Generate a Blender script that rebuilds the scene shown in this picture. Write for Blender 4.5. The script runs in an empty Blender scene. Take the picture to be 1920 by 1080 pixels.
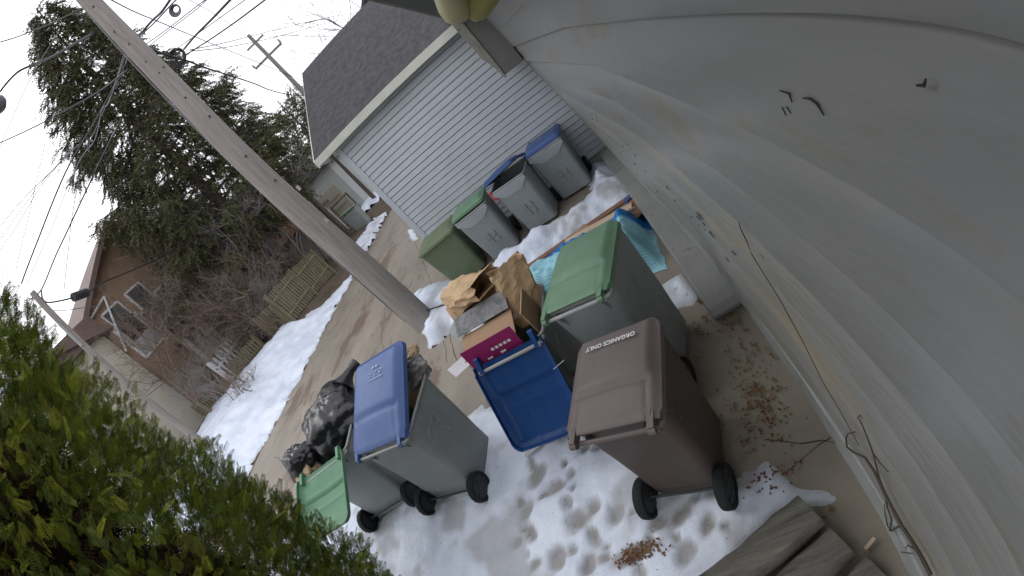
import bpy, math, random
import numpy as np
from mathutils import Matrix, Vector, noise
C = bpy.context.scene
COL = C.collection
R3 = random.Random(7)
PI = math.pi
# ------------------------------------------------------------------ camera
K = [0.06876075196394062, 0.0002942384046619406, -7.96612526135794e-05, 2.27262312354733e-06]
CR = [[0.7830726591346089, 0.5233467541552599, 0.33601396612493173],
      [-0.014415150861745385, 0.5554039480548857, -0.8314557462130375],
      [-0.6217631493917004, 0.6462465701264495, 0.4424657689113523]]
HC = 2.65
cd = bpy.data.cameras.new('camera'); cd.type = 'PANO'; cd.panorama_type = 'FISHEYE_LENS_POLYNOMIAL'
cd.sensor_width = 36; cd.fisheye_fov = PI; cd.clip_start = 0.02; cd.clip_end = 2000
cd.fisheye_polynomial_k0 = 0
for i in range(4):
    setattr(cd, 'fisheye_polynomial_k%d' % (i + 1), -K[i])
cam = bpy.data.objects.new('camera', cd); COL.objects.link(cam); C.camera = cam
M = Matrix(CR).to_4x4(); M.translation = (0, 0, HC); cam.matrix_world = M
# ------------------------------------------------------------------ sky and light (overcast)
SUN_EL, SUN_AZ = math.radians(42), math.radians(-60)     # azimuth from +Y towards +X
w = bpy.data.worlds.new('World'); C.world = w; w.use_nodes = True
nt = w.node_tree; nt.nodes.clear()
sky = nt.nodes.new('ShaderNodeTexSky'); sky.sky_type = 'NISHITA'; sky.sun_disc = False
sky.sun_elevation = SUN_EL; sky.sun_rotation = SUN_AZ; sky.dust_density = 4; sky.air_density = 1.5
hs = nt.nodes.new('ShaderNodeHueSaturation'); hs.inputs['Saturation'].default_value = 0.1
mx = nt.nodes.new('ShaderNodeMixRGB'); mx.inputs[0].default_value = 0.88
mx.inputs[2].default_value = (10.45, 10.45, 11.15, 1)       # the cloud layer
nz = nt.nodes.new('ShaderNodeTexNoise'); nz.inputs['Scale'].default_value = 2.2; nz.inputs['Detail'].default_value = 4
rp = nt.nodes.new('ShaderNodeMapRange'); rp.inputs[3].default_value = 0.93; rp.inputs[4].default_value = 1.07
mu = nt.nodes.new('ShaderNodeMixRGB'); mu.blend_type = 'MULTIPLY'; mu.inputs[0].default_value = 1
bg = nt.nodes.new('ShaderNodeBackground'); bg.inputs[1].default_value = 0.1
wo = nt.nodes.new('ShaderNodeOutputWorld')
L = nt.links.new
L(sky.outputs[0], hs.inputs['Color']); L(hs.outputs[0], mx.inputs[1]); L(mx.outputs[0], mu.inputs[1])
L(nz.outputs[0], rp.inputs[0]); L(rp.outputs[0], mu.inputs[2]); L(mu.outputs[0], bg.inputs[0]); L(bg.outputs[0], wo.inputs[0])
sd = bpy.data.lights.new('sun', 'SUN'); sd.energy = 0.5; sd.angle = math.radians(35); sd.color = (1, .98, .95)
so = bpy.data.objects.new('sun', sd); COL.objects.link(so)
sv = Vector((math.sin(SUN_AZ) * math.cos(SUN_EL), math.cos(SUN_AZ) * math.cos(SUN_EL), math.sin(SUN_EL)))
so.rotation_euler = sv.to_track_quat('Z', 'Y').to_euler(); so.location = sv * 60
C.view_settings.view_transform = 'Standard'; C.view_settings.look = 'None'
C.view_settings.exposure = 0.64; C.view_settings.gamma = 1
C.cycles.max_bounces = 6; C.cycles.diffuse_bounces = 3; C.cycles.glossy_bounces = 2; C.cycles.transparent_max_bounces = 6

# ------------------------------------------------------------------ pixel of the photo -> point of the place
def ray(px, py):
    d = (px - 960., py - 540.); r = math.hypot(*d) + 1e-9; m = r * 36 / 1920
    t = K[0] * m + K[1] * m * m + K[2] * m ** 3 + K[3] * m ** 4
    s = math.sin(t) / r
    c = (d[0] * s, -d[1] * s, -math.cos(t))
    return Vector([sum(CR[i][j] * c[j] for j in range(3)) for i in range(3)])
def atz(px, py, z=0.):
    v = ray(px, py); t = (z - HC) / v[2]; return Vector((v[0] * t, v[1] * t, z))
def aty(px, py, Y):
    v = ray(px, py); t = Y / v[1]; return Vector((v[0] * t, Y, HC + v[2] * t))
def atx(px, py, X):
    v = ray(px, py); t = X / v[0]; return Vector((X, v[1] * t, HC + v[2] * t))
def atd(px, py, D):
    v = ray(px, py); t = D / math.hypot(v[0], v[1]); return Vector((v[0] * t, v[1] * t, HC + v[2] * t))

# ------------------------------------------------------------------ object helpers
def tag(o, label=None, cat=None, group=None, kind=None):
    if label: o['label'] = label
    if cat: o['category'] = cat
    if group: o['group'] = group
    if kind: o['kind'] = kind
    return o
def empty(name, loc, rz=0, **k):
    o = bpy.data.objects.new(name, None); COL.objects.link(o)
    o.location = loc; o.rotation_euler = (0, 0, rz); o.empty_display_size = .1
    return tag(o, **k)
class MB:
    def __init__(s): s.v = []; s.f = []; s.mi = []; s.m = 0
    def add(s, vs, fs):
        n = len(s.v); s.v += [tuple(p) for p in vs]
        for f in fs: s.f.append(tuple(i + n for i in f)); s.mi.append(s.m)
        return s
    def box(s, c, d, rz=0, rx=0, ry=0):
        Mx = Matrix.Rotation(rz, 3, 'Z') @ Matrix.Rotation(ry, 3, 'Y') @ Matrix.Rotation(rx, 3, 'X')
        c = Vector(c); P = [c + Mx @ Vector((d[0] * a / 2, d[1] * b / 2, d[2] * e / 2)) for a in (-1, 1) for b in (-1, 1) for e in (-1, 1)]
        return s.add(P, [(0, 1, 3, 2), (4, 6, 7, 5), (0, 4, 5, 1), (2, 3, 7, 6), (0, 2, 6, 4), (1, 5, 7, 3)])
    def b(s, lo, hi):
        return s.box([(a + b) / 2 for a, b in zip(lo, hi)], [b - a for a, b in zip(lo, hi)])
    def tube(s, pts, r, n=8, cap=True):
        pts = [Vector(p) for p in pts]; N = len(pts)
        rs = r if isinstance(r, (list, tuple)) else [r] * N
        base = len(s.v); up = Vector((0, 0, 1)); prev = None
        for i, p in enumerate(pts):
            t = (pts[min(i + 1, N - 1)] - pts[max(i - 1, 0)])
            if t.length < 1e-9: t = Vector((0, 0, 1))
            t.normalize()
            if prev is None:
                a = t.cross(up) if abs(t.z) < .9 else t.cross(Vector((1, 0, 0)))
            else:
                a = prev - t * prev.dot(t)
                if a.length < 1e-6: a = t.cross(Vector((1, 0, 0)))
            a.normalize(); prev = a; b = t.cross(a)
            for k in range(n):
                q = 2 * PI * k / n; s.v.append(tuple(p + (a * math.cos(q) + b * math.sin(q)) * rs[i]))
        for i in range(N - 1):
            for k in range(n):
                k2 = (k + 1) % n
                s.f.append((base + i * n + k, base + i * n + k2, base + (i + 1) * n + k2, base + (i + 1) * n + k)); s.mi.append(s.m)
        if cap:
            s.f.append(tuple(base + k for k in range(n))[::-1]); s.mi.append(s.m)
            s.f.append(tuple(base + (N - 1) * n + k for k in range(n))); s.mi.append(s.m)
        return s
    def loft(s, secs, cap0=True, cap1=True):
        n = len(secs[0]); base = len(s.v)
        for q in secs: s.v += [tuple(p) for p in q]
        for i in range(len(secs) - 1):
            for k in range(n):
                k2 = (k + 1) % n
                s.f.append((base + i * n + k, base + i * n + k2, base + (i + 1) * n + k2, base + (i + 1) * n + k)); s.mi.append(s.m)
        if cap0: s.f.append(tuple(base + k for k in range(n))[::-1]); s.mi.append(s.m)
        if cap1: s.f.append(tuple(base + (len(secs) - 1) * n + k for k in range(n))); s.mi.append(s.m)
        return s
    def lathe(s, prof, c, axis='x', n=24):
        secs = []
        for a, r in prof:
            q = []
            for k in range(n):
                t = 2 * PI * k / n; u, v = r * math.cos(t), r * math.sin(t)
                q.append((c[0] + a, c[1] + u, c[2] + v) if axis == 'x' else (c[0] + u, c[1] + v, c[2] + a) if axis == 'z' else (c[0] + u, c[1] + a, c[2] + v))
            secs.append(q)
        return s.loft(secs)
    def grid(s, fn, nu, nv):
        base = len(s.v)
        for j in range(nv + 1):
            for i in range(nu + 1): s.v.append(tuple(fn(i / nu, j / nv)))
        for j in range(nv):
            for i in range(nu):
                a = base + j * (nu + 1) + i
                s.f.append((a, a + 1, a + nu + 2, a + nu + 1)); s.mi.append(s.m)
        return s
    def prism(s, poly, lo, hi, axis='x'):
        def P(a, u, v): return (a, u, v) if axis == 'x' else (u, a, v) if axis == 'y' else (u, v, a)
        n = len(poly)
        vs = [P(lo, *p) for p in poly] + [P(hi, *p) for p in poly]
        return s.add(vs, [tuple(range(n))[::-1], tuple(range(n, 2 * n))] + [(i, (i + 1) % n, n + (i + 1) % n, n + i) for i in range(n)])
    def build(s, name, mats, parent=None, smooth=None, bevel=0, **k):
        me = bpy.data.meshes.new(name); me.from_pydata(s.v, [], s.f)
        mats = mats if isinstance(mats, (list, tuple)) else [mats]
        for m in mats: me.materials.append(m)
        if len(mats) > 1: me.polygons.foreach_set('material_index', s.mi)
        import bmesh
        if len(s.f) < 60000:
            bm = bmesh.new(); bm.from_mesh(me); bmesh.ops.recalc_face_normals(bm, faces=bm.faces); bm.to_mesh(me); bm.free()
        if smooth is not None:
            me.polygons.foreach_set('use_smooth', [True] * len(me.polygons))
            if smooth < 180: me.set_sharp_from_angle(angle=math.radians(smooth))
        me.update()
        o = bpy.data.objects.new(name, me); COL.objects.link(o)
        if parent: o.parent = parent
        if bevel:
            b = o.modifiers.new('bevel', 'BEVEL'); b.width = bevel; b.segments = 2; b.limit_method = 'ANGLE'
        return tag(o, **k)
def fbm(x, y, z=0., o=4):
    return noise.fractal(Vector((x, y, z)), 1.0, 2.0, o)
def sst(a, b, x):
    t = min(1, max(0, (x - a) / (b - a))); return t * t * (3 - 2 * t)

# ------------------------------------------------------------------ materials
def mat(name, col, rough=.7, var=.25, scale=3., col2=None, bump=0., bscale=40., spec=.3, det=6, metal=0., stretch=None, coat=0., spots=None):
    m = bpy.data.materials.new(name); m.use_nodes = True; t = m.node_tree; N = t.nodes; B = N['Principled BSDF']
    lk = t.links.new
    tc = N.new('ShaderNodeTexCoord'); mp = N.new('ShaderNodeMapping'); lk(tc.outputs['Object'], mp.inputs[0])
    if stretch: mp.inputs['Scale'].default_value = stretch
    n1 = N.new('ShaderNodeTexNoise'); n1.inputs['Scale'].default_value = scale; n1.inputs['Detail'].default_value = det; n1.inputs['Roughness'].default_value = .65
    lk(mp.outputs[0], n1.inputs[0])
    cr = N.new('ShaderNodeValToRGB'); cr.color_ramp.elements[0].position = .3; cr.color_ramp.elements[1].position = .7
    c2 = col2 or tuple(min(1, c * (1 + var)) for c in col)
    c1 = tuple(c * (1 - var) for c in col) if col2 is None else col
    cr.color_ramp.elements[0].color = (*c1, 1); cr.color_ramp.elements[1].color = (*c2, 1)
    lk(n1.outputs[0], cr.inputs[0]); out = cr.outputs[0]
    if spots:     # (colour, scale, threshold)
        n2 = N.new('ShaderNodeTexNoise'); n2.inputs['Scale'].default_value = spots[1]; n2.inputs['Detail'].default_value = 8; n2.inputs['Roughness'].default_value = .7
        lk(mp.outputs[0], n2.inputs[0])
        r2 = N.new('ShaderNodeMapRange'); r2.inputs[1].default_value = spots[2]; r2.inputs[2].default_value = spots[2] + .06
        lk(n2.outputs[0], r2.inputs[0])
        mm = N.new('ShaderNodeMixRGB'); mm.inputs[2].default_value = (*spots[0], 1); lk(r2.outputs[0], mm.inputs[0]); lk(out, mm.inputs[1]); out = mm.outputs[0]
    lk(out, B.inputs['Base Color'])
    B.inputs['Roughness'].default_value = rough; B.inputs['Specular IOR Level'].default_value = spec; B.inputs['Metallic'].default_value = metal
    B.inputs['Coat Weight'].default_value = coat
    if bump:
        n3 = N.new('ShaderNodeTexNoise'); n3.inputs['Scale'].default_value = bscale; n3.inputs['Detail'].default_value = 5
        lk(mp.outputs[0], n3.inputs[0]); bp = N.new('ShaderNodeBump'); bp.inputs['Strength'].default_value = bump; bp.inputs['Distance'].default_value = .02
        lk(n3.outputs[0], bp.inputs['Height']); lk(bp.outputs[0], B.inputs['Normal'])
    return m
MT = {}
def plastic(name, c, r=.5, var=.1, dirt=(.16, .14, .11), th=.6):
    return mat(name, c, r, var, 5, spec=.25, bump=.08, bscale=180, spots=(dirt, 3.5, th))
MT['grey'] = plastic('grey_cart_plastic', (.25, .27, .265), .5, dirt=(.31, .30, .27), th=.59)
MT['grey_pale'] = plastic('weathered_grey_cart_plastic', (.26, .285, .285), .6, dirt=(.2, .19, .17), th=.6)
MT['apron'] = plastic('pale_front_panel_plastic', (.37, .40, .41), .6, th=.72)
MT['blue'] = plastic('blue_lid_plastic', (.06, .11, .27), .42, th=.7)
MT['deepblue'] = plastic('deep_blue_lid_plastic', (.006, .042, .15), .45, th=.75)
MT['navy'] = plastic('navy_lid_plastic', (.035, .07, .19), .42, th=.7)
MT['green'] = plastic('sage_green_lid_plastic', (.125, .225, .145), .5, th=.7)
MT['green2'] = plastic('bright_green_lid_plastic', (.10, .235, .135), .45, th=.7)
MT['olive'] = plastic('olive_cart_plastic', (.135, .17, .10), .55, th=.68)
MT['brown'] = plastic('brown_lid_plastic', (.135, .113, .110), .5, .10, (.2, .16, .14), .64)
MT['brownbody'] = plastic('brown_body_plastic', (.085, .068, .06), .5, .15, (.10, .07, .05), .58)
MT['tyre'] = mat('tyre_rubber', (.012, .014, .015), .75, .3, 20, bump=.2)
MT['hub'] = mat('wheel_hub_plastic', (.035, .04, .04), .5, .2)
MT['dark'] = mat('dark_recess', (.03, .033, .033), .8)
MT['rim'] = plastic('rim_plastic', (.30, .31, .30), .5, th=.75)
MT['white'] = mat('stamped_white_ink', (.62, .62, .6), .6, .1)
MT['faded'] = mat('faded_stamp_ink', (.27, .33, .38), .7, .3, 40)
MT['fadedw'] = mat('pale_stamp_ink', (.36, .42, .55), .7, .3, 40)
MT['red'] = mat('red_ribbon', (.55, .05, .06), .6)
MT['paint'] = mat('old_grey_wall_paint', (.212, .217, .214), .34, .13, 1.3, spec=.75, bump=.16, bscale=14, stretch=(1, .35, 1.5), spots=((.20, .188, .155), 2.6, .55))
MT['paintlow'] = mat('stained_lower_paint', (.235, .238, .228), .4, .13, 1.5, spec=.6, bump=.25, bscale=18, stretch=(1, .35, 1.5), spots=((.285, .262, .205), 2.1, .52))
MT['paint2'] = mat('peeling_skirt_paint', (.30, .32, .31), .45, .15, 3, spec=.5, bump=.25, bscale=25, spots=((.15, .13, .10), 9, .60))
MT['trimdark'] = mat('shaded_soffit_paint', (.15, .15, .14), .7, .1, 2)  # shade on the eave return is put into this dark colour
MT['trimlight'] = mat('weathered_trim_paint', (.26, .26, .22), .7, .3, 6, spots=((.12, .12, .07), 7, .58))
MT['siding'] = mat('pale_blue_grey_siding', (.46, .50, .53), .55, .06, 1.5)
MT['cream'] = mat('cream_trim_paint', (.56, .57, .50), .6, .08, 5)
MT['shingle'] = mat('charcoal_shingles', (.062, .062, .066), .95, .35, 9, bump=.6, bscale=60, spots=((.10, .10, .10), 60, .62))
MT['wood'] = mat('weathered_pole_wood', (.265, .245, .225), .85, .22, 3.2, bump=.5, bscale=22, stretch=(6, 6, .5), spots=((.09, .065, .05), 4, .64))
MT['knot'] = mat('dark_knot', (.07, .055, .045), .9)
MT['logs'] = mat('wet_grey_timber', (.12, .115, .098), .7, .45, 3, bump=.5, bscale=20, stretch=(.6, 8, 8), spots=((.06, .06, .05), 3.5, .56))
MT['fence'] = mat('brown_grey_fence_wood', (.155, .14, .09), .9, .3, 2, bump=.3, bscale=20, stretch=(4, 4, .5))
MT['metal'] = mat('galvanised_metal', (.35, .35, .35), .5, .2, metal=.6)
MT['wire'] = mat('wire_insulation', (.03, .03, .036), .6)
MT['wiregrey'] = mat('grey_wire', (.16, .16, .18), .6)
MT['bark'] = mat('bark', (.12, .10, .085), .95, .3, 8, bump=.4)
MT['twig'] = mat('brown_twig', (.17, .13, .10), .95, .25, 6)
MT['twigpale'] = mat('pale_grey_twig', (.30, .28, .27), .95, .2, 6)
MT['card'] = mat('brown_cardboard', (.36, .24, .15), .85, .12, 3, bump=.1)
MT['bagpaper'] = mat('kraft_paper', (.48, .34, .20), .8, .18, 5, bump=.5, bscale=14)
MT['magenta'] = mat('magenta_print', (.24, .012, .10), .6, .12, 5)
MT['printgrey'] = mat('grey_printed_card', (.19, .19, .19), .7, .4, 14, spots=((.10, .14, .14), 12, .55))
MT['whitepaper'] = mat('white_paper', (.62, .62, .64), .8, .06)
MT['blackbag'] = mat('black_bag_plastic', (.018, .019, .022), .32, .2, 8, spec=.5, bump=.5, bscale=9)
MT['silverbag'] = mat('silver_grey_plastic', (.18, .18, .17), .4, .6, 10, spec=.5, bump=.5, bscale=14)
MT['tan'] = mat('tan_card', (.42, .32, .20), .8, .15, 4)
MT['greenprint'] = mat('green_print', (.03, .13, .05), .7)
MT['board'] = mat('red_brown_board', (.21, .11, .075), .8, .3, 4, stretch=(1, 6, 1))
MT['palewood'] = mat('pale_split_wood', (.47, .38, .27), .8, .2, 6)
MT['yellow'] = mat('yellowed_lamp_plastic', (.42, .39, .24), .45, .12, 4)
MT['yelin'] = mat('lamp_inner_reflector', (.30, .27, .10), .4, .2, 4)
MT['slate'] = mat('brown_brick', (.27, .165, .105), .9, .2, 1.2, bump=.3, bscale=14)
MT['tanwall'] = mat('tan_stucco', (.31, .215, .145), .9, .12, 1.5)
MT['beige'] = mat('beige_wall_paint', (.46, .43, .36), .8, .08, 1.5)
MT['whitewall'] = mat('white_siding_paint', (.55, .58, .55), .8, .06, 1.5)
MT['greywall'] = mat('grey_clapboard', (.33, .34, .35), .8, .1, 1.5)
MT['whitetrim'] = mat('white_trim', (.68, .68, .68), .7, .08)
MT['brownfascia'] = mat('brown_fascia', (.14, .10, .09), .8, .15)
MT['glass'] = mat('dark_window_glass', (.07, .08, .09), .15, .2, 1, spec=.6)
MT['reddoor'] = mat('rust_red_wall', (.19, .10, .08), .85, .15)
MT['stone'] = mat('grey_concrete_ledge', (.30, .305, .29), .75, .15, 2.5, bump=.2, bscale=30, spots=((.2, .18, .14), 6, .64))

# ------------------------------------------------------------------ ground: one sheet to the horizon, yard raised beyond the alley
def zg(x, y):
    e = -9.9 - .25 * fbm(x * .3, y * .3)
    h = .75 * sst(0, 1.9, e - x)
    h *= 1 - .35 * sst(12.5, 15, y)
    return h + (.02 * fbm(x * .8, y * .8, 3) if x < -9.6 else 0)
def lin(a, b, n): return [a + (b - a) * i / n for i in range(n)]
xs = [-600, -250, -120, -60] + lin(-40, -16, 24) + lin(-16, -8, 40) + lin(-8, 8, 32) + [8, 14, 30, 90, 300, 600]
ys = [-300, -100, -30, -10] + lin(-6, 26, 80) + lin(26, 50, 12) + [50, 80, 200, 700]
g = MB(); nx, ny = len(xs), len(ys)
for y in ys:
    for x in xs: g.v.append((x, y, zg(x, y)))
for j in range(ny - 1):
    for i in range(nx - 1):
        a = j * nx + i; g.f.append((a, a + 1, a + nx + 1, a + nx)); g.mi.append(0)
MT['earth'] = mat('dead_winter_ground', (.095, .075, .055), .95, .35, 1.2, bump=.4, bscale=12, spots=((.16, .13, .10), 2.2, .6))
g.build('ground', MT['earth'], smooth=180, kind='structure')
MT['alley'] = mat('worn_alley_concrete', (.25, .22, .18), .55, .22, .9, spec=.45, bump=.6, bscale=30, stretch=(1.5, .7, 1), det=12, spots=((.155, .115, .088), .8, .53))
MT['slab'] = mat('tan_concrete_slab', (.235, .21, .168), .85, .15, .9, bump=.25, bscale=25, spots=((.15, .12, .08), 3, .62))
def sheet(name, mt, x0, x1, y0, y1, z, nx_, ny_, rag=.0):
    b = MB()
    def fn(u, v):
        x = x0 + (x1 - x0) * u; y = y0 + (y1 - y0) * v
        if u in (0, 1): x += rag * fbm(y * 1.3, u * 9)
        return (x, y, z)
    b.grid(fn, nx_, ny_)
    return b.build(name, mt, kind='structure')
sheet('alley', MT['alley'], -9.75, -1.55, -30, 90, .004, 2, 300, .12)
sheet('driveway_slab', MT['slab'], -1.55, 6, -6, 7.5, .006, 2, 20)
jb = MB()
def crack(pts, wd, z=.0085):
    P = [Vector((p[0], p[1], 0)) for p in pts]; Q = []
    for a, b in zip(P[:-1], P[1:]):
        n = max(2, int((b - a).length / .12))
        for i in range(n):
            q = a.lerp(b, i / n); q += Vector((fbm(q.x * 5, q.y * 5, 1), fbm(q.x * 5, q.y * 5, 8), 0)) * .035; Q.append(q)
    Q.append(P[-1])
    for a, b in zip(Q[:-1], Q[1:]):
        d = (b - a).normalized(); nrm = Vector((-d.y, d.x, 0)) * wd * R3.uniform(.5, 1.2)
        jb.add([a - nrm + Vector((0, 0, z)), b - nrm * .9 + Vector((0, 0, z)), b + nrm * .9 + Vector((0, 0, z)), a + nrm + Vector((0, 0, z))], [(0, 1, 2, 3)])
crack([(-.02, 1.36), (.16, 1.24), (.36, 1.1)], .0045); crack([(-.1, 1.1), (.1, 1.14), (.37, 1.17)], .004)
crack([(-3.2, 4.2), (-3.9, 6.6), (-5.6, 10.8)], .0045); crack([(-4.2, 3.6), (-5.5, 6.5), (-6.6, 11)], .0045); crack([(-4.6, 3.2), (-6.4, 3.5), (-8.6, 4.6)], .005)
crack([(-2.2, 3.3), (-3.0, 4.1), (-3.3, 5.0)], .005); crack([(-3.1, 3.2), (-4.8, 4.6), (-5.0, 6.0)], .004); crack([(-7.6, 3), (-7.7, 9), (-8.2, 16)], .0045)
jb.build('pavement_cracks', mat('crack_dirt', (.05, .04, .03), .95), label='dark cracks wandering through the worn alley and slab', kind='structure')

# ------------------------------------------------------------------ snow
def snowmat():
    m = bpy.data.materials.new('old_snow'); m.use_nodes = True; t = m.node_tree; N = t.nodes; B = N['Principled BSDF']; lk = t.links.new
    tc = N.new('ShaderNodeTexCoord'); at = N.new('ShaderNodeAttribute'); at.attribute_name = 'slush'
    n1 = N.new('ShaderNodeTexNoise'); n1.inputs['Scale'].default_value = 2.5; n1.inputs['Detail'].default_value = 8; lk(tc.outputs['Object'], n1.inputs[0])
    n2 = N.new('ShaderNodeTexNoise'); n2.inputs['Scale'].default_value = 55; n2.inputs['Detail'].default_value = 4; lk(tc.outputs['Object'], n2.inputs[0])
    cr = N.new('ShaderNodeValToRGB'); cr.color_ramp.elements[0].color = (.55, .61, .71, 1); cr.color_ramp.elements[1].color = (.72, .78, .88, 1)
    cr.color_ramp.elements[0].position = .3; cr.color_ramp.elements[1].position = .6
    lk(n1.outputs[0], cr.inputs[0])
    mm = N.new('ShaderNodeMixRGB'); mm.inputs[2].default_value = (.25, .235, .205, 1); lk(at.outputs['Fac'], mm.inputs[0]); lk(cr.outputs[0], mm.inputs[1])
    r = N.new('ShaderNodeMapRange'); r.inputs[1].default_value = .69; r.inputs[2].default_value = .74; lk(n2.outputs[0], r.inputs[0])
    m2 = N.new('ShaderNodeMixRGB'); m2.inputs[2].default_value = (.10, .08, .06, 1); lk(r.outputs[0], m2.inputs[0]); lk(mm.outputs[0], m2.inputs[1])
    lk(m2.outputs[0], B.inputs['Base Color']); B.inputs['Roughness'].default_value = .6; B.inputs['Specular IOR Level'].default_value = .25
    n3 = N.new('ShaderNodeTexNoise'); n3.inputs['Scale'].default_value = 22; n3.inputs['Detail'].default_value = 6; lk(tc.outputs['Object'], n3.inputs[0])
    bp = N.new('ShaderNodeBump'); bp.inputs['Strength'].default_value = .35; bp.inputs['Distance'].default_value = .03; lk(n3.outputs[0], bp.inputs['Height']); lk(bp.outputs[0], B.inputs['Normal'])
    return m
MT['snow'] = snowmat()
def sdf(px, py, poly):      # signed distance, positive inside
    d = 1e9; ins = False; n = len(poly)
    for i in range(n):
        ax, ay = poly[i]; bx, by = poly[(i + 1) % n]
        ex, ey = bx - ax, by - ay; wx, wy = px - ax, py - ay
        t = max(0, min(1, (wx * ex + wy * ey) / (ex * ex + ey * ey + 1e-12)))
        d = min(d, math.hypot(wx - ex * t, wy - ey * t))
        if (ay > py) != (by > py) and px < (bx - ax) * (py - ay) / (by - ay) + ax: ins = not ins
    return d if ins else -d
def snow(name, poly, h, res, edge, holes=(), rough=.3, rag=.08, dirty=0., lab=None):
    x0 = min(p[0] for p in poly) - .15; x1 = max(p[0] for p in poly) + .15; y0 = min(p[1] for p in poly) - .15; y1 = max(p[1] for p in poly) + .15
    nx = int((x1 - x0) / res) + 1; ny = int((y1 - y0) / res) + 1
    P = {}; V = []; S = []
    for j in range(ny + 1):
        for i in range(nx + 1):
            x = x0 + (x1 - x0) * i / nx; y = y0 + (y1 - y0) * j / ny
            d = sdf(x, y, poly) + rag * fbm(x * 2.2, y * 2.2, 4)
            if d < -.06: continue
            z = h * sst(-.02, edge, d) * (1 + rough * fbm(x * 1.1, y * 1.1, 7)) + .012 * fbm(x * 6, y * 6, 2) * sst(0, .1, d) - .02 * (1 - sst(-.05, .03, d))
            s = dirty * sst(.0, -.35, fbm(x * 1.7, y * 1.7, 12)) if dirty else 0
            s = max(s, .45 * (1 - sst(0, .12, d)))
            for hx, hy, hr, ha, hs in holes:
                dx, dy = x - hx, y - hy; c, q = math.cos(ha), math.sin(ha)
                e = math.hypot((dx * c + dy * q) / hr, (-dx * q + dy * c) / (hr * hs)) + .34 * fbm(x * 7, y * 7, 5)
                k = 1 - sst(.35, 1.1, e); z = z * (1 - k) + (.005 + .008 * fbm(x * 14, y * 14)) * k; s = max(s, (.8 + .2 * fbm(x * 5, y * 5, 9)) * (1 - sst(.4, 1.05, e)))
            P[i, j] = len(V); V.append((x, y, z + zg(x, y) + .008)); S.append(s)
    b = MB(); b.v = V
    for j in range(ny):
        for i in range(nx):
            q = [P.get(k) for k in ((i, j), (i + 1, j), (i + 1, j + 1), (i, j + 1))]
            if None not in q: b.f.append(tuple(q)); b.mi.append(0)
    o = b.build(name, MT['snow'], smooth=180, kind='structure')
    a = o.data.attributes.new('slush', 'FLOAT', 'POINT'); a.data.foreach_set('value', S)
    if lab: o['label'] = lab
    return o
def Z(L, z=0): return [tuple(atz(x, y, z)[:2]) for x, y in L]
HO = []
for (x, y, r, a, e) in [(1012, 893, .15, .6, .6), (1045, 915, .12, .2, .7), (992, 962, .13, 1.2, .6), (1092, 975, .13, .3, .75), (1160, 968, .12, .9, .7), (1052, 1052, .11, .4, .8),
        (972, 1020, .08, .4, .8), (1185, 1045, .16, .1, .5), (1102, 842, .07, .4, .9), (1282, 965, .12, .7, .6), (1350, 915, .12, .2, .5), (1235, 985, .09, .2, .6), (1120, 1010, .09, 2, .7),
        (1400, 900, .08, 1, .8), (1330, 985, .09, 1, .6), (1000, 1000, .1, 2, .6), (1070, 945, .09, 2, .6), (1075, 890, .07, 1, .7), (1290, 1040, .1, 1, .7), (1010, 1060, .08, .3, .7), (1110, 1060, .1, .9, .6)]:
    p = atz(x, y); HO.append((p.x, p.y, r * 1.1, a, e)); q = R3.uniform(0, 6.3); HO.append((p.x + .12 * math.cos(q), p.y + .12 * math.sin(q), r * R3.uniform(.45, .8), q, R3.uniform(.5, 1)))
near = Z([(400, 900), (560, 850), (640, 850), (700, 800), (850, 800), (885, 782), (925, 760), (985, 795), (1010, 815), (1060, 825), (1120, 800), (1200, 800), (1300, 870), (1385, 905), (1415, 880), (1440, 850), (1460, 905), (1495, 930), (1555, 908), (1585, 940), (1545, 955), (1500, 960), (1440, 1000), (1400, 1079)])
near = [p for p in near] + [(-.5, .2), (-.6, -.3), (-2, -.6), (-4.5, -.6), (-6.8, .3)]
near[0] = (-6.8, 2.2); near[1] = (-5.6, 2.9); near[2] = (-4.6, 3.0)
snow('near_snow', near, .034, .028, .09, HO, rough=.9, rag=.13, dirty=.5)
lb = [(-9.62, 6.0), (-9.45, 7.8), (-9.5, 9.4), (-9.55, 11.4), (-9.6, 13.8), (-10.2, 12.9), (-11.1, 11.1), (-12.9, 10.4), (-15.8, 8.9), (-16.5, 4), (-14, 1), (-10.2, 3.5)]
snow('snow_bank', lb, .12, .09, .35, rough=.5, rag=.25)
ps = Z([(768, 562), (800, 545), (840, 528), (868, 535), (900, 545), (900, 620), (840, 625), (815, 650), (802, 655), (793, 622), (775, 600)])
snow('pole_snow', ps, .16, .06, .25, rough=.8, rag=.15, dirty=.5)
bm_ = Z([(925, 500), (960, 462), (1010, 432), (1060, 400), (1095, 360), (1108, 300), (1135, 290), (1185, 345), (1165, 375), (1100, 420), (1040, 455), (990, 495), (950, 530), (870, 560), (855, 530)], .12)
snow('snow_ridge', bm_, .26, .04, .38, rough=.6, rag=.18, dirty=.6)
ss = Z([(1240, 535), (1278, 512), (1310, 560), (1300, 572), (1268, 578)])
snow('small_snow', ss, .018, .025, .04, [(Z([(1270, 545)])[0] + (.03, 0, .8)), (Z([(1290, 555)])[0] + (.03, 1, .8))], rag=.03)
snow('snow_by_garage', Z([(762, 430), (775, 432), (783, 448), (772, 452)], 0), .08, .06, .15, rag=.08)
snow('far_snow', [(-10.8, 24), (-13.6, 21), (-15, 26), (-13, 34), (-10.4, 34), (-10, 27)], .3, .3, .8, rag=.4)
snow('alley_edge_snow', [(-9.6, 14.2), (-9.9, 19.5), (-10.9, 19.6), (-10.8, 15)], .14, .1, .2, rag=.35, dirty=.4)

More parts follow.
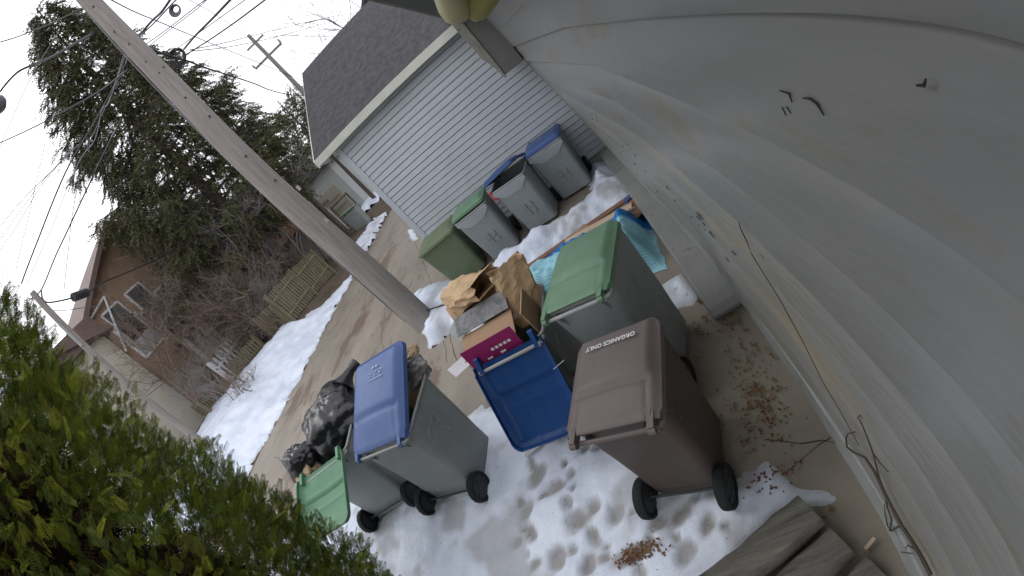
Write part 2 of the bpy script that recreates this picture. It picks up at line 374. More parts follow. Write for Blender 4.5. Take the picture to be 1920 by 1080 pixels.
# ------------------------------------------------------------------ near garage (its wall fills the right of the view)
def xw(y, z):
    e = .27 - .137 * (z - .25)
    return .33 + (e - .33) * max(0, (y - 2.8) / 4.1)
def wallstrip(mb, z0, z1, off0, off1, y0=-2.6, y1=6.9, n=60, warp=None, groove=None):
    th = .012
    def P(y, z, o):
        wv = warp(y, z) if warp else 0
        return (xw(y, z) - o - wv, y, z)
    secs = []
    for i in range(n + 1):
        y = y0 + (y1 - y0) * i / n
        if groove:
            gw, gd = groove
            secs.append([P(y, z0, off0 - gd), P(y, z0 + .007, off0), P(y, z0 + .03, off0 * .9 + .001), P(y, (z0 + z1) / 2, off0 * .6), P(y, z1 - gw, 0.001), P(y, z1 - gw * .45, -gd * .45), P(y, z1, -gd), (xw(y, z1) + .03, y, z1), (xw(y, z0) + .03, y, z0)])
        else:
            secs.append([P(y, z0, off0), P(y, z1, off1), (xw(y, z1) + .02, y, z1), (xw(y, z0) + .02, y, z0)])
    mb.loft(secs)
gar = empty('garage', (.33, 2, 0), 0, label='weathered grey painted garage filling the right side close to the camera', cat='garage')
def child(o, par):
    o.parent = par; o.matrix_parent_inverse = par.matrix_world.inverted() if False else Matrix.Translation(-Vector(par.location)); return o
sb = MB(); exps = [.47, .758, 1.045, 1.33, 1.615, 1.90, 2.19, 2.475, 2.76, 3.05, 3.34]
for k in range(len(exps) - 1):
    z0, z1 = exps[k], exps[k + 1]
    sb.m = 1 if k < 4 else 0
    lip = {6: .016, 7: .014, 5: .013, 4: .008}.get(k, .003)
    gw = {6: .045, 5: .06, 4: .035}.get(k, .012); gd = {6: .016, 5: .026, 4: .010}.get(k, .0015)
    wallstrip(sb, z0, z1, lip, 0, warp=lambda y, z, k=k: .0035 * fbm(y * .7, z * 1.0, 3), groove=(gw, gd), n=90)
child(sb.build('siding', [MT['paint'], MT['paintlow']], smooth=30), gar)
sk = MB()
wallstrip(sk, .25, .468, .016, .006, y0=-2.6, y1=2.55, warp=lambda y, z: .012 * fbm(y * 1.2, z, 3) + .01 * math.sin(y * 2.1))
child(sk.build('skirt_board', MT['paint2'], smooth=30), gar)
sk = MB()
wallstrip(sk, .25, .468, .004, .002, y0=2.57, y1=6.9, warp=lambda y, z: .006 * fbm(y * 1.2, z, 9))
child(sk.build('skirt_board', MT['paint2'], smooth=30), gar)
wb = MB(); wb.b((.36, -2.6, .0), (6.2, 6.9, .24)); child(wb.build('foundation', MT['stone']), gar)
wb = MB(); wb.b((.37, -2.55, .245), (6.1, 6.85, 3.3)); child(wb.build('wall_body', MT['paint']), gar)
rf = MB(); rf.prism([(-.42, 3.46), (3.2, 5.4), (6.8, 3.46), (6.8, 3.32), (-.42, 3.32)], -3.0, 6.95, 'y'); child(rf.build('roof', MT['shingle']), gar)
wb = MB(); wb.box((-.2, 2, 3.30), (.44, 9.9, .03)); child(wb.build('soffit', MT['trimdark']), gar)  # overhang added to shade the wall below
wb = MB(); wb.box((-.44, 2, 3.42), (.03, 9.9, .22)); child(wb.build('fascia', MT['trimlight']), gar)
# boxed eave return at the far corner
er = MB(); er.b((-.335, 6.35, 2.24), (-.0, 6.8, 3.31)); child(er.build('eave_return', MT['trimdark'], bevel=.004), gar)
er = MB(); er.prism([(-.415, 3.31), (-.335, 3.31), (-.335, 2.21), (-.36, 2.2), (-.395, 2.42), (-.43, 2.56), (-.455, 2.62), (-.475, 3.31)], 6.33, 6.42, 'y')
child(er.build('corner_trim', MT['trimlight'], bevel=.003), gar)
# long low ledge
lg = MB(); lg.prism([(2.62, .0), (2.47, .03), (2.42, .12), (2.45, .2), (2.55, .235), (6.9, .235), (6.9, 0)], .09, .36, 'x')
child(lg.build('concrete_ledge', mat('painted_ledge', (.215, .22, .21), .6, .15, 2.5, bump=.2, bscale=30, spots=((.15, .14, .11), 5, .6)), bevel=.02), gar)
# scuffs in the paint (dark scratches, chips)
def wallpt(px, py, off=.012):
    v = ray(px, py); t = .33 / v[0]
    for _ in range(12):
        y = v[1] * t; z = HC + v[2] * t; t = (xw(y, z) - off) / v[0]
    return Vector((v[0] * t, v[1] * t, HC + v[2] * t))
for L_ in ([(1462, 170), (1480, 176), (1485, 192)], [(1505, 184), (1518, 185), (1532, 195), (1545, 217)], [(1466, 201), (1474, 217)], [(1474, 200), (1483, 213)], [(1718, 160), (1733, 160), (1736, 148)],
           [(1115, 202), (1119, 222)], [(1190, 256), (1197, 262)], [(1385, 415), (1388, 428), (1400, 452), (1408, 474)], [(1426, 477), (1432, 484)]):
    child(MB().tube([wallpt(*p, off=.0145) for p in L_], [.0012] + [.0024] * (len(L_) - 2) + [.001], 5).build('scratch', MT['dark']), gar)
for _ in range(26):
    t = R3.random(); px = 1110 + 270 * t + R3.uniform(-6, 10); py = 235 + 265 * t + R3.uniform(-26, 4)
    p = wallpt(px, py, .012); child(MB().box(p, (.004, R3.uniform(.01, .05), R3.uniform(.006, .016)), rx=R3.uniform(-.6, .6)).build('paint_chip', MT['dark']), gar)

# climbing dead vine on the lower boards
def vine(pts, r0, r1): 
    Q = [wallpt(*p, off=.032) for p in pts]; n = len(Q)
    return Q, [r0 + (r1 - r0) * i / (n - 1) for i in range(n)]
vb = MB()
for L_, a, b_ in (([(1745, 1079), (1728, 1045), (1708, 1012), (1690, 985), (1672, 952), (1655, 918), (1640, 885), (1622, 858), (1600, 848), (1588, 838), (1586, 822), (1590, 813), (1603, 810)], .009, .003),
        ([(1668, 995), (1672, 975), (1663, 950), (1660, 925), (1650, 900), (1643, 875), (1637, 850), (1628, 825), (1618, 800), (1612, 788), (1608, 783), (1612, 778), (1617, 785)], .004, .002),
        ([(1638, 852), (1650, 868), (1666, 885)], .003, .002), ([(1690, 985), (1670, 995), (1664, 985), (1660, 965), (1658, 945)], .005, .002),
        ([(1408, 474), (1430, 510), (1463, 563), (1481, 596), (1505, 640), (1541, 713), (1580, 780), (1611, 836)], .0022, .0018), ([(1690, 1035), (1712, 1038)], .003, .002), ([(1716, 1030), (1702, 1022), (1698, 1028)], .003, .002)):
    Q, rr = vine(L_, a, b_); vb.tube(Q, rr, 6)
vb.build('climbing_vine', MT['knot'], smooth=60, label='leafless dark vine clinging to the bottom boards of the grey garage', cat='vine')

# twin floodlight under the eave
fl = empty('floodlight', (-.06, 1.7, 3.3), 0, label='twin yellowed floodlight with two round lamp heads under the garage eave', cat='floodlight')
def lamphead(px, py, Yd, px2, py2, r):
    a = aty(px, py, Yd); b = aty(px2, py2, Yd + .0); b = a + (b - a).normalized() * .13
    return a, b
b1 = MB(); a = aty(850, 18, 1.7) - Vector((0, 0, 0)); c0 = Vector(a)
d = Vector((.10, -.2, .22)).normalized()
def shellhead(c, d, r):
    mb = MB(); q = d.to_track_quat('Z', 'Y').to_matrix(); secs = []
    for a, rr in ((-.075, .012), (-.07, .5 * r), (-.05, .8 * r), (-.015, .98 * r), (.02, r), (.06, 1.02 * r), (.06, .93 * r), (.02, .9 * r), (-.02, .75 * r), (-.04, .3 * r)):
        secs.append([c + q @ Vector((rr * math.cos(2 * PI * k / 28), rr * math.sin(2 * PI * k / 28), a)) for k in range(28)])
    return mb.loft(secs, True, True)
P0 = Vector(fl.location)
def flchild(mb, name, mt, **k):
    o = mb.build(name, mt, smooth=40, **k); return child(o, fl)
c1 = aty(851, 8, 1.75); flchild(shellhead(c1, Vector((.35, .15, .9)), .066), 'lamp_head', MT['yellow'])
c2 = aty(902, 6, 1.75); flchild(shellhead(c2, Vector((.9, -.5, .25)), .052), 'lamp_head', MT['yelin'])
flchild(MB().tube([c1 + Vector((0, 0, .05)), (c1.x + .02, 1.76, 3.2), (-.05, 1.74, 3.27)], .012), 'arm', MT['yellow'])
flchild(MB().tube([c2 + Vector((0, 0, .03)), (c2.x + .03, 1.76, 3.2), (-.05, 1.74, 3.27)], .014), 'arm', MT['yellow'])
flchild(MB().lathe([(0, .06), (.03, .06)], (-.05, 1.74, 3.255), 'z'), 'mounting_plate', MT['yellow'])

# ------------------------------------------------------------------ blue-grey garage
GY, GX0, GX1 = 7.15, -3.5, 2.6
bgar = empty('garage', (GX0, GY, 0), 0, label='pale blue-grey lap-sided garage with a charcoal shingle roof behind the row of carts', cat='garage')
def gch(mb, name, mt, **k): return child(mb.build(name, mt, **k), bgar)
gm = MB(); z = .16; ex = .1135
while z < 3.15:
    gm.prism([(GY - .024, z), (GY - .010, z + ex - .012), (GY + .048, z + ex - .012), (GY + .048, z)], GX0 + .10, GX1, 'x'); z += ex
gch(gm, 'siding', MT['siding'])
gch(MB().b((GX0 - .02, GY - .03, .1), (GX0 + .10, GY + .08, 3.2)), 'corner_board', MT['siding'], bevel=.004)
gm = MB(); gm.b((GX0, GY + .05, .12), (GX1, GY + 4.25, 3.195)); gm.prism([(GY + .05, 3.2), (GY + 2.15, 4.75), (GY + 4.25, 3.2)], GX0, GX1, 'x')
gch(gm, 'wall_body', MT['siding'])
gch(MB().b((GX0 - .03, GY + .0, 0), (GX1, GY + 4.3, .12)), 'foundation', MT['stone'])
ROOF = [(GY - .27, 3.30), (GY + 2.12, 5.03), (GY + 4.55, 3.30), (GY + 4.55, 3.2), (GY + 2.12, 4.92), (GY - .27, 3.2)]
gm = MB(); gm.prism(ROOF, GX0 - .3, GX1 + .3, 'x'); gch(gm, 'roof', MT['shingle'])
gm = MB()     # shingle courses
for k in range(15):
    t = k / 15; y = GY - .28 + 2.4 * t; zz = 3.305 + 1.735 * t
    gm.prism([(y, zz + .002), (y + .175, zz + .128), (y + .175, zz + .122), (y - .008, zz - .012)], GX0 - .31, GX1 + .31, 'x')
gch(gm, 'shingle_courses', MT['shingle'])
gch(MB().b((GX0 - .3, GY - .305, 3.165), (GX1 + .3, GY - .275, 3.30)), 'fascia', MT['cream'])
gch(MB().b((GX0 - .28, GY - .27, 3.17), (GX1 + .28, GY - .02, 3.19)), 'soffit', MT['cream'])
gm = MB()
for s_ in (1,):
    gm.prism([(GY - .30, 3.14), (GY - .30, 3.29), (GY + 2.12, 5.02), (GY + 2.12, 4.86)], GX0 - .335, GX0 - .302, 'x')
gch(gm, 'rake_board', MT['cream'])

# ------------------------------------------------------------------ carts
def rrect(hw, y0, y1, r, z, n=6):
    q = []
    for cx, cy, a0 in ((hw - r, y1 - r, 0), (-hw + r, y1 - r, PI / 2), (-hw + r, y0 + r, PI), (hw - r, y0 + r, 1.5 * PI)):
        for k in range(n):
            a = a0 + PI / 2 * k / (n - 1); q.append((cx + r * math.cos(a), cy + r * math.sin(a), z))
    return q
def lid_mesh(W, D, bow=.03, panel=True):
    mb = MB(); hw = W / 2; r = .09; nx, ny = 36, 44
    def xh(y):
        e = D - y
        if e < r: return hw - r + math.sqrt(max(0, r * r - (r - e) ** 2))
        if y < .05: return hw - .012
        return hw
    def top(x, y):
        h = xh(y); u = min(1, abs(x) / h); e = min(h - abs(x), D - y, y + .03)
        z = .022 * sst(0, .05, e) + bow * (1 - u * u) * sst(0, .3, y) * sst(0, .25, D - y)
        if panel:
            z += .016 * sst(.0, .02, min(hw * .86 - abs(x), y - D * .36, D * .95 - y))
            if abs(x) < hw * .8:
                z -= .016 * max(0, 1 - abs(y - D * .33) / .012)
                if y < D * .33: z -= .010 * max(0, 1 - abs(abs(x) - hw * .74) / .012)
        return z
    def bot(x, y):
        z = top(x, y) - .008
        z -= .012 * max(0, 1 - abs(abs(x) - hw * .3) / .012) + .012 * max(0, 1 - abs(y - D * .55) / .012)
        return z
    def ft(i, j): 
        y = -.005 + D * 1.0 * (1 - (1 - j) ** 1.25) ; x = (2 * i - 1) * xh(y); return (x, y, top(x, y))
    def fb(i, j):
        x, y, _ = ft(i, j); return (x * .985, y * .985, bot(x * .985, y * .985))
    mb.grid(ft, nx, ny); mb.grid(fb, nx, ny)
    # skirt round three sides
    rim = [ft(0, k / ny) for k in range(ny + 1)] + [ft(k / nx, 1) for k in range(1, nx + 1)] + [ft(1, 1 - k / ny) for k in range(1, ny + 1)]
    base = len(mb.v); n = len(rim)
    for x, y, z in rim: mb.v.append((x, y, z + .001))
    for x, y, z in rim: mb.v.append((x * 1.012, y * 1.008 , z - .038))
    for x, y, z in rim: mb.v.append((x * .985, y * .985, z - .036))
    for x, y, z in rim: mb.v.append((x * .985, y * .985, z - .006))
    for a in range(3):
        for i in range(n - 1):
            q = base + a * n + i; mb.f.append((q, q + 1, q + n + 1, q + n)); mb.mi.append(0)
    for sx in (-1, 1):      # hinge arms
        mb.b((sx * hw * .80 - .018, -.055, -.03), (sx * hw * .80 + .018, .06, .018))
        mb.lathe([(-.02, .02), (.02, .02)], (sx * hw * .80, -.055, -.012), 'x', 12)
    return mb
def cart(name_label, loc, yaw, W=.62, D=.70, H=1.0, body='grey', lid='green', la=0., LD=None, rim='rim', apron=False, scale_z=1, group=None, lidroll=0, name='wheelie_bin', lidlab=None, tilt=0):
    root = empty(name, loc, yaw, label=name_label, cat='wheelie bin', group=group); root.rotation_euler[1] = tilt
    hw = W / 2; B = MT[body]; mb = MB(); secs = []
    prof = [(.045, .82, .0, .80), (.06, .85, -.02, .83), (.28, .87, -.02, .87), (.34, .88, -.01, .885), (.6, .92, .0, .93), (.86, .955, .0, .97), (.93, .965, 0, .985), (1.0, .97, 0, 1.)]
    for z, a, yb, yf in prof: secs.append(rrect(hw * a, yb, D * yf, .07, z * H))
    for z, a, yb, yf in prof[::-1]:
        t = .012; secs.append(rrect(hw * a - t, yb + t, D * yf - t, .06, z * H + (.012 if z < .1 else 0)))
    mb.loft(secs, True, True)
    # moulded gussets under the handle, side catches, skid rib
    for sx in (-1, 1):
        mb.prism([(0, H * .985), (-.05, H * .985), (-.045, H * .955), (0, H * .86)], sx * hw * .62 - .012, sx * hw * .62 + .012, 'x')
        mb.box((sx * hw * .955, D * .22, H * .80), (.014, .10, .018), rx=.5)
    mb.b((-hw * .3, .01, H * .36), (hw * .3, .035, H * .40))
    for sx in (-1, 1): mb.b((sx * hw * .5 - .014, .0, H * .08), (sx * hw * .5 + .014, .06, H * .30))
    mb.build('body', B, root, smooth=35)
    rm = MB(); q = rrect(hw * .985, -.004, D * 1.008, .075, H, 8); q.append(q[0]); q2 = [Vector(p) for p in q]
    rm.tube(q2, .0135, 8, False)
    rm.build('rim', MT[rim], root, smooth=60)
    hb = MB(); hb.tube([(-hw * .97, -.0, H - .012), (-hw * .95, -.045, H - .008), (-hw * .9, -.062, H - .005), (hw * .9, -.062, H - .005), (hw * .95, -.045, H - .008), (hw * .97, 0, H - .012)], .0145, 10)
    hb.lathe([(-.016, .022), (.016, .022)], (hw * .86, -.062, H - .005), 'x', 12); hb.lathe([(-.016, .022), (.016, .022)], (-hw * .86, -.062, H - .005), 'x', 12)
    hb.build('handle', MT[rim], root, smooth=50)
    WY = -.06
    ax = MB(); ax.tube([(-hw * .95, WY, .145), (hw * .95, WY, .145)], .011); ax.build('axle', MT['hub'], root, smooth=60)
    for sx in (-1, 1):
        cx = sx * hw * .95; wr = .145
        h = MB(); h.lathe([(-.024, .03), (-.03, .036), (-.022, .05), (-.022, wr * .72), (.022, wr * .72), (.022, .05), (.03, .036), (.024, .03)], (cx, WY, wr), 'x', 24)
        for k in range(6):
            a = 2 * PI * k / 6; h.box((cx + sx * .02, WY + .07 * math.cos(a), wr + .07 * math.sin(a)), (.016, .05, .016), rx=a)
        wh = h.build('wheel', MT['hub'], root, smooth=40)
        ty = MB(); secs = []
        for a, rr in ((-.024, .73), (-.033, .80), (-.034, .93), (-.026, .985), (-.008, 1.0), (.008, 1.0), (.026, .985), (.034, .93), (.033, .80), (.024, .73)):
            sec = []
            for k in range(64):
                t = 2 * PI * k / 64; r_ = wr * rr * (1 - (.02 if (k // 2) % 2 and rr > .95 else 0)); sec.append((cx + a, WY + r_ * math.cos(t), wr + r_ * math.sin(t)))
            secs.append(sec)
        ty.loft(secs + [secs[0]], False, False); ty.build('tyre', MT['tyre'], wh, smooth=45)
    if apron:
        y1 = D + .028
        ap = MB(); yz = [(-hw * .93, H * .985), (-hw * .93, H * .93), (-hw * .45, H * .80), (hw * .45, H * .80), (hw * .93, H * .93), (hw * .93, H * .985)]
        def P2(x, zz, o): return (x, D * (1.0 + (zz - H) * .35 / H) + o, zz)
        n = len(yz); vs = [P2(x, zz, .03) for x, zz in yz] + [P2(x, zz, -.01) for x, zz in yz]
        ap.add(vs, [tuple(range(n)), tuple(range(n, 2 * n))[::-1]] + [(i, (i + 1) % n, n + (i + 1) % n, n + i) for i in range(n)])
        ap.build('front_apron', MT['apron'], root, bevel=.004)
        lb_ = MB(); yf = D * .86
        for sx in (-1, 1):
            lb_.box((sx * hw * .60, D * .865, H * .70), (.10, .05, .022)); lb_.box((sx * hw * .62, D * .85, H * .64), (.10, .05, .022))
        lb_.tube([(-hw * .6, D * .90, H * .62), (hw * .6, D * .90, H * .62)], .014)
        lb_.build('lift_bar', MT[body], root, smooth=40)
        wn = MB()
        for i in range(2):
            for j in range(2):
                zz = H * (.50 - .13 * j); wn.box(((i - .5) * .105, D * (.87 + .06 * (zz / H - .28) / .32) + .010, zz), (.085, .022, H * .095), rx=-.12)
        wn.build('moulded_panel', MT['dark'] if body == 'x' else MT['grey'], root, bevel=.003)
    LD = LD or D * 1.06
    lo = lid_mesh(W * 1.02, LD).build('lid', MT[lid], root, smooth=35)
    lo.location = (0, -.03, H + .03); lo.rotation_euler = (la, lidroll, 0)
    if lidlab: lo['label'] = lidlab
    return root, lo
rad = math.radians
def stamp(parent, mt, pts, name='stamp'):      # small printed marks: list of (x, y, w, h, rot, z)
    mb = MB()
    for x, y, w_, h_, r_, z_ in pts: mb.box((x, y, z_), (w_, h_, .0016), rz=r_)
    return mb.build(name, mt, parent)
# brown organics cart
bW = .56
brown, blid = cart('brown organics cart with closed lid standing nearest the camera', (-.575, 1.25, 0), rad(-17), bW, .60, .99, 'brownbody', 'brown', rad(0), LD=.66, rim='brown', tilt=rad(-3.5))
fc = bpy.data.curves.new('lettering', 'FONT'); fc.body = 'ORGANICS ONLY'; fc.size = .040; fc.extrude = .0008; fc.offset = .0012; fc.align_x = 'CENTER'; fc.align_y = 'CENTER'; fc.space_character = 1.05
to = bpy.data.objects.new('lettering_src', fc); COL.objects.link(to)
dg = bpy.context.evaluated_depsgraph_get(); me = bpy.data.meshes.new_from_object(to.evaluated_get(dg)); me.name = 'lettering'
bpy.data.objects.remove(to)
tx = bpy.data.objects.new('lettering', me); COL.objects.link(tx); me.materials.clear(); me.materials.append(MT['white'])
tx.parent = blid; tx.location = (0.0, .515, .0705); tx.rotation_euler = (rad(-1), 0, PI)
for v in me.vertices: v.co.z += .0
# sage green lidded cart
greenc, glid = cart('large dark grey cart with closed sage green lid beside the open blue-lidded cart', (-.53, 2.16, 0), rad(-21), .59, .72, 1.12, 'grey', 'green', rad(0), LD=.76, tilt=rad(-6))
stamp_side = MB()
# open blue-lidded cart, overfilled
bluec, bl = cart('grey cart stuffed with cardboard, its deep blue lid hanging open to the back', (-1.31, 2.30, 0), rad(-5), .64, .64, .98, 'grey', 'deepblue', rad(234), LD=.74, lidlab='deep blue lid hanging open')
# cart with blue lid propped by its contents
R_, rl = cart('grey cart with blue lid propped half open over its contents', (-2.67, 2.0, 0), rad(-6), .73, .68, 1.02, 'grey', 'blue', rad(21), LD=.90)
def stars(x0, y0, z_, s=1):
    q = []
    for i in range(3):
        x = x0 + (i - 1) * .045 * s
        for k in range(3):
            a = 2 * PI * k / 3 + .5; q.append((x + .010 * s * math.cos(a), y0 + .010 * s * math.sin(a), .014 * s, .005 * s, a + 1.57, z_))
    for i in range(9): q.append((x0 + (i - 4) * .014 * s, y0 - .035 * s, .009 * s, .006 * s, .0, z_))
    for i in range(2): q.append((x0 + (i - .5) * .03 * s, y0 + .035 * s, .018 * s, .012 * s, .4, z_))
    return q
stamp(rl, MT['fadedw'], stars(.05, .66, .0725, 1.7))
# left green-lidded cart, lid hanging, black bags on top
L_c, ll = cart('grey cart with green lid hanging open beside the hedge, heaped with black bags', (-3.66, 2.14, 0), rad(10), .76, .68, 1.02, 'grey', 'green2', rad(198), LD=.70, lidlab='bright green lid hanging open')
# side stamps on the two grey carts (faded recycling marks)
def sidemark(root, W, D, H, sx, s=1.):
    mb = MB(); cy, cz = D * .42, H * .80
    def P(y, z): 
        k = .965 - (1 - z / H) * .14; return (sx * (W / 2 * k + .0035 + .012), y, z)
    for k in range(3):
        a = 2 * PI * k / 3 + .3
        for q in range(2):
            b0 = a + q * .7; p = P(cy + .042 * s * math.cos(b0), cz + .042 * s * math.sin(b0)); mb.box(p, (.002, .042 * s, .012 * s), rx=b0 + 1.2 + q * .5, ry=sx * .13)
    for i in range(7): mb.box(P(cy - .02 + .006 * i, cz - .085 * s - .017 * i), (.002, .013, .011), rx=-.3, ry=sx * .13)
    return mb.build('stamp', MT['faded'], root)
sidemark(R_, .76, .68, 1.02, 1, 1.1); sidemark(greenc, .59, .72, 1.12, 1, .9)
# back row along the blue-grey garage
GR = 'row of carts against the blue-grey garage'
r1, l1 = cart('grey cart with closed blue lid, rightmost of the row by the garage', (-.50, 7.0, 0), rad(174), .68, .66, 1.0, 'grey_pale', 'blue', rad(2), apron=True, group=GR)
stamp(l1, MT['fadedw'], [(0, .5, .10, .022, .1, .072)])
r2, l2 = cart('grey cart with navy lid ajar and red ribbon, middle of the row by the garage', (-1.2, 6.66, 0), rad(171), .66, .66, 1.0, 'grey_pale', 'navy', rad(16), apron=True, group=GR, lidroll=rad(8))
r3, l3 = cart('grey cart with closed green lid, between the olive bin and the navy-lidded cart', (-2.08, 6.58, 0), rad(183), .64, .66, 1.0, 'grey_pale', 'green', rad(4), apron=True, group=GR)
rb = MB(); rb.box((.31, .655, .94), (.045, .012, .15), ry=.1, rx=.05); rb.box((.315, .66, 1.02), (.05, .05, .03)); rb.build('red_ribbon', MT['red'], label='short red ribbon tied to the rim of the navy-lidded cart', cat='ribbon')
o = bpy.data.objects['red_ribbon']; o.matrix_world = Matrix.Translation(r2.location) @ Matrix.Rotation(rad(171), 4, 'Z')
ol, oll = cart('olive green bin with olive lid at the left end of the row by the alley', (-2.92, 6.66, 0), rad(187), .76, .72, .92, 'olive', 'olive', rad(2), LD=.80, rim='olive', name='wheelie_bin')
fbn, _ = cart('distant blue-green cart with lid askew standing in the alley by the beige garage', (-11.6, 19.9, .1), rad(195), 1.0, .95, 1.35, 'grey', 'green', rad(6), lidroll=rad(-6), rim='grey')

# ------------------------------------------------------------------ rubbish in and around the carts
def crumple(name, c, size, rz, mt, seed, amp=.12, n=26, sub=3, rx=0, ry=0, power=4, **k):
    mb = MB(); import bmesh
    bm = bmesh.new(); bmesh.ops.create_icosphere(bm, subdivisions=sub + 2, radius=1)
    Mx = Matrix.Translation(c) @ Matrix.Rotation(rz, 4, 'Z') @ Matrix.Rotation(ry, 4, 'Y') @ Matrix.Rotation(rx, 4, 'X')
    for v in bm.verts:
        p = v.co.copy(); m = (abs(p.x) ** power + abs(p.y) ** power + abs(p.z) ** power) ** (-1 / power)
        q = p * m; f = noise.voronoi(q * 1.1 + Vector((seed, fbm(q.x, q.y, q.z + seed) * .6, 0)))[0]; e = (f[1] - f[0])
        pl = abs(math.sin(math.atan2(q.y, q.x) * 7 + 2.2 * fbm(q.x * 1.5, q.y * 1.5, q.z + seed, 2)))
        dsp = 1 + amp * (fbm(q.x * 1.1 + seed, q.y * 1.1, q.z * 1.1, 3) * 1.1 - (.3 - min(.3, e)) * .7 + .22 * pl * (.4 + abs(q.z)))
        q = Vector((q.x * size[0] / 2, q.y * size[1] / 2, q.z * size[2] / 2)) * dsp; v.co = Mx @ q
    me = bpy.data.meshes.new(name); bm.to_mesh(me); bm.free(); me.materials.append(mt)
    me.polygons.foreach_set('use_smooth', [True] * len(me.polygons)); me.set_sharp_from_angle(angle=rad(38))
    o = bpy.data.objects.new(name, me); COL.objects.link(o); return tag(o, **k)
def card(name, c, d, rz=0, rx=0, ry=0, mt='card', **k):
    mb = MB(); mb.box((0, 0, 0), d); o = mb.build(name, MT[mt], bevel=.001, **k); o.location = c; o.rotation_euler = (rx, ry, rz); return o
def paper_bag(name, c, L_, wx, wy, rot, seed, **k):
    rn = random.Random(seed); nu, nv = 16, 11; secs = []
    for j in range(nv):
        t = j / (nv - 1); q = []
        for i in range(nu):
            a = 2 * PI * i / nu; cx, cy = math.cos(a), math.sin(a); m = (abs(cx) ** 5 + abs(cy) ** 5) ** -.2
            f = 1 + (.10 * math.sin(t * 9 + seed)) * (1 if i % 2 else -.6) + rn.uniform(-.07, .07)
            q.append(Vector((cx * m * wx / 2 * f * (1 - .25 * (1 - t) * (t < .1)) + .035 * math.sin(3 * t + seed), cy * m * wy / 2 * f * (.8 + .25 * math.sin(t * 3 + seed)), (t - .5) * L_ + rn.uniform(-.014, .014) + (.02 * math.sin(a * 3) if t > .9 else 0))))
        secs.append(q)
    inner = [[p * .965 for p in q] for q in secs[::-1]]
    mb = MB(); mb.loft(secs + [[Vector((p.x, p.y, p.z)) for p in q] for q in inner[:7]], True, True); o = mb.build(name, MT['bagpaper'], **k)
    o.location = c; o.rotation_euler = rot; return o
# black bags heaped on the left cart
t = crumple('rubbish_bag', (-3.74, 2.80, 1.05), (.74, .86, .50), .5, MT['blackbag'], 3, .20, power=2.8, label='large shiny black rubbish bag heaped on the green-lidded cart', cat='rubbish bag')
k_ = MB(); k_.tube([(-3.60, 3.1, 1.15), (-3.55, 3.22, 1.17), (-3.5, 3.3, 1.18), (-3.46, 3.38, 1.16)], [.14, .07, .05, .09], 12); kk = k_.build('tied_neck', MT['blackbag'], smooth=60); kk.parent = t
crumple('rubbish_bag', (-4.18, 2.36, 1.06), (.42, .40, .34), .8, MT['blackbag'], 9, .22, power=2.4, label='small crumpled black rubbish bag left of the large bag', cat='rubbish bag')
crumple('paper_sack', (-4.12, 2.22, .93), (.30, .26, .22), .2, MT['tan'], 5, .25, power=3, label='tan paper sack squashed under the small black bag', cat='paper bag')
# contents of the propped blue-lid cart
card('cardboard_sheet', (-2.42, 2.38, .98), (.34, .012, .36), rz=rad(74), rx=-.12, mt='tan', label='folded tan cardboard poking out under the propped blue lid', cat='cardboard')
card('cardboard_sheet', (-2.385, 2.22, .99), (.12, .02, .12), rz=rad(78), rx=-.1, mt='greenprint', label='small green printed carton under the propped blue lid', cat='carton')
crumple('plastic_wrap', (-2.40, 2.66, 1.06), (.36, .28, .22), .4, MT['silverbag'], 14, .4, power=2.3, label='crumpled silver and black plastic wrap at the front of the propped-lid cart', cat='plastic wrap')
crumple('rag', (-2.42, 2.86, 1.12), (.24, .2, .14), .4, MT['tan'], 19, .3, power=2.3, label='tan rag lying beyond the silver wrap', cat='rag')
# contents of the open blue cart
root = empty('carton', (-1.42, 2.46, .9), rad(-4), label='open carton with magenta and grey printed sides standing in the open cart', cat='carton')
mb = MB(); mb.box((0, -.11, .10), (.50, .008, .30), rx=-.12); mb.build('magenta_side', MT['magenta'], root)
mb = MB(); mb.box((-.02, .02, .19), (.52, .24, .008), rx=.35); mb.build('brown_side', MT['card'], root)
mb = MB(); mb.box((-.03, .20, .30), (.54, .18, .008), rx=.45); mb.build('printed_flap', MT['printgrey'], root)
for i in range(5): MB().box((.02 + i * .04, -.122, .16), (.026, .002, .022), rx=-.12).build('print', MT['whitepaper'], root)
for i in range(2): MB().box((-.05 + i * .13, -.129, .10), (.05, .002, .018), rx=-.12).build('print', MT['whitepaper'], root)
card('cardboard_sheet', (-1.58, 3.0, 1.16), (.50, .42, .008), rz=rad(20), rx=.35, ry=-.1, mt='card', label='large flat brown cardboard sheet standing behind the magenta carton', cat='cardboard')
card('paper_sheet', (-1.86, 2.52, .96), (.20, .14, .004), rz=rad(40), rx=.3, ry=.2, mt='whitepaper', label='white paper corner sticking out left of the magenta carton', cat='paper')
card('paper_sheet', (-1.24, 2.62, 1.06), (.12, .09, .004), rz=rad(10), rx=.5, ry=.4, mt='whitepaper', label='crumpled white paper scrap beside the carton in the open cart', cat='paper')
paper_bag('paper_bag', (-1.50, 2.98, 1.28), .56, .36, .26, (rad(80), rad(10), rad(62)), 2, label='large crumpled kraft paper bag lying across the open cart', cat='paper bag')
paper_bag('paper_bag', (-1.10, 2.76, 1.12), .50, .30, .22, (rad(-14), rad(8), rad(20)), 5, label='upright brown paper bag wedged at the right rim of the open cart', cat='paper bag')
card('cardboard_sheet', (-1.03, 2.50, .98), (.012, .3, .42), rz=rad(-4), mt='card', label='narrow brown cardboard strip standing inside the right rim of the open cart', cat='cardboard')
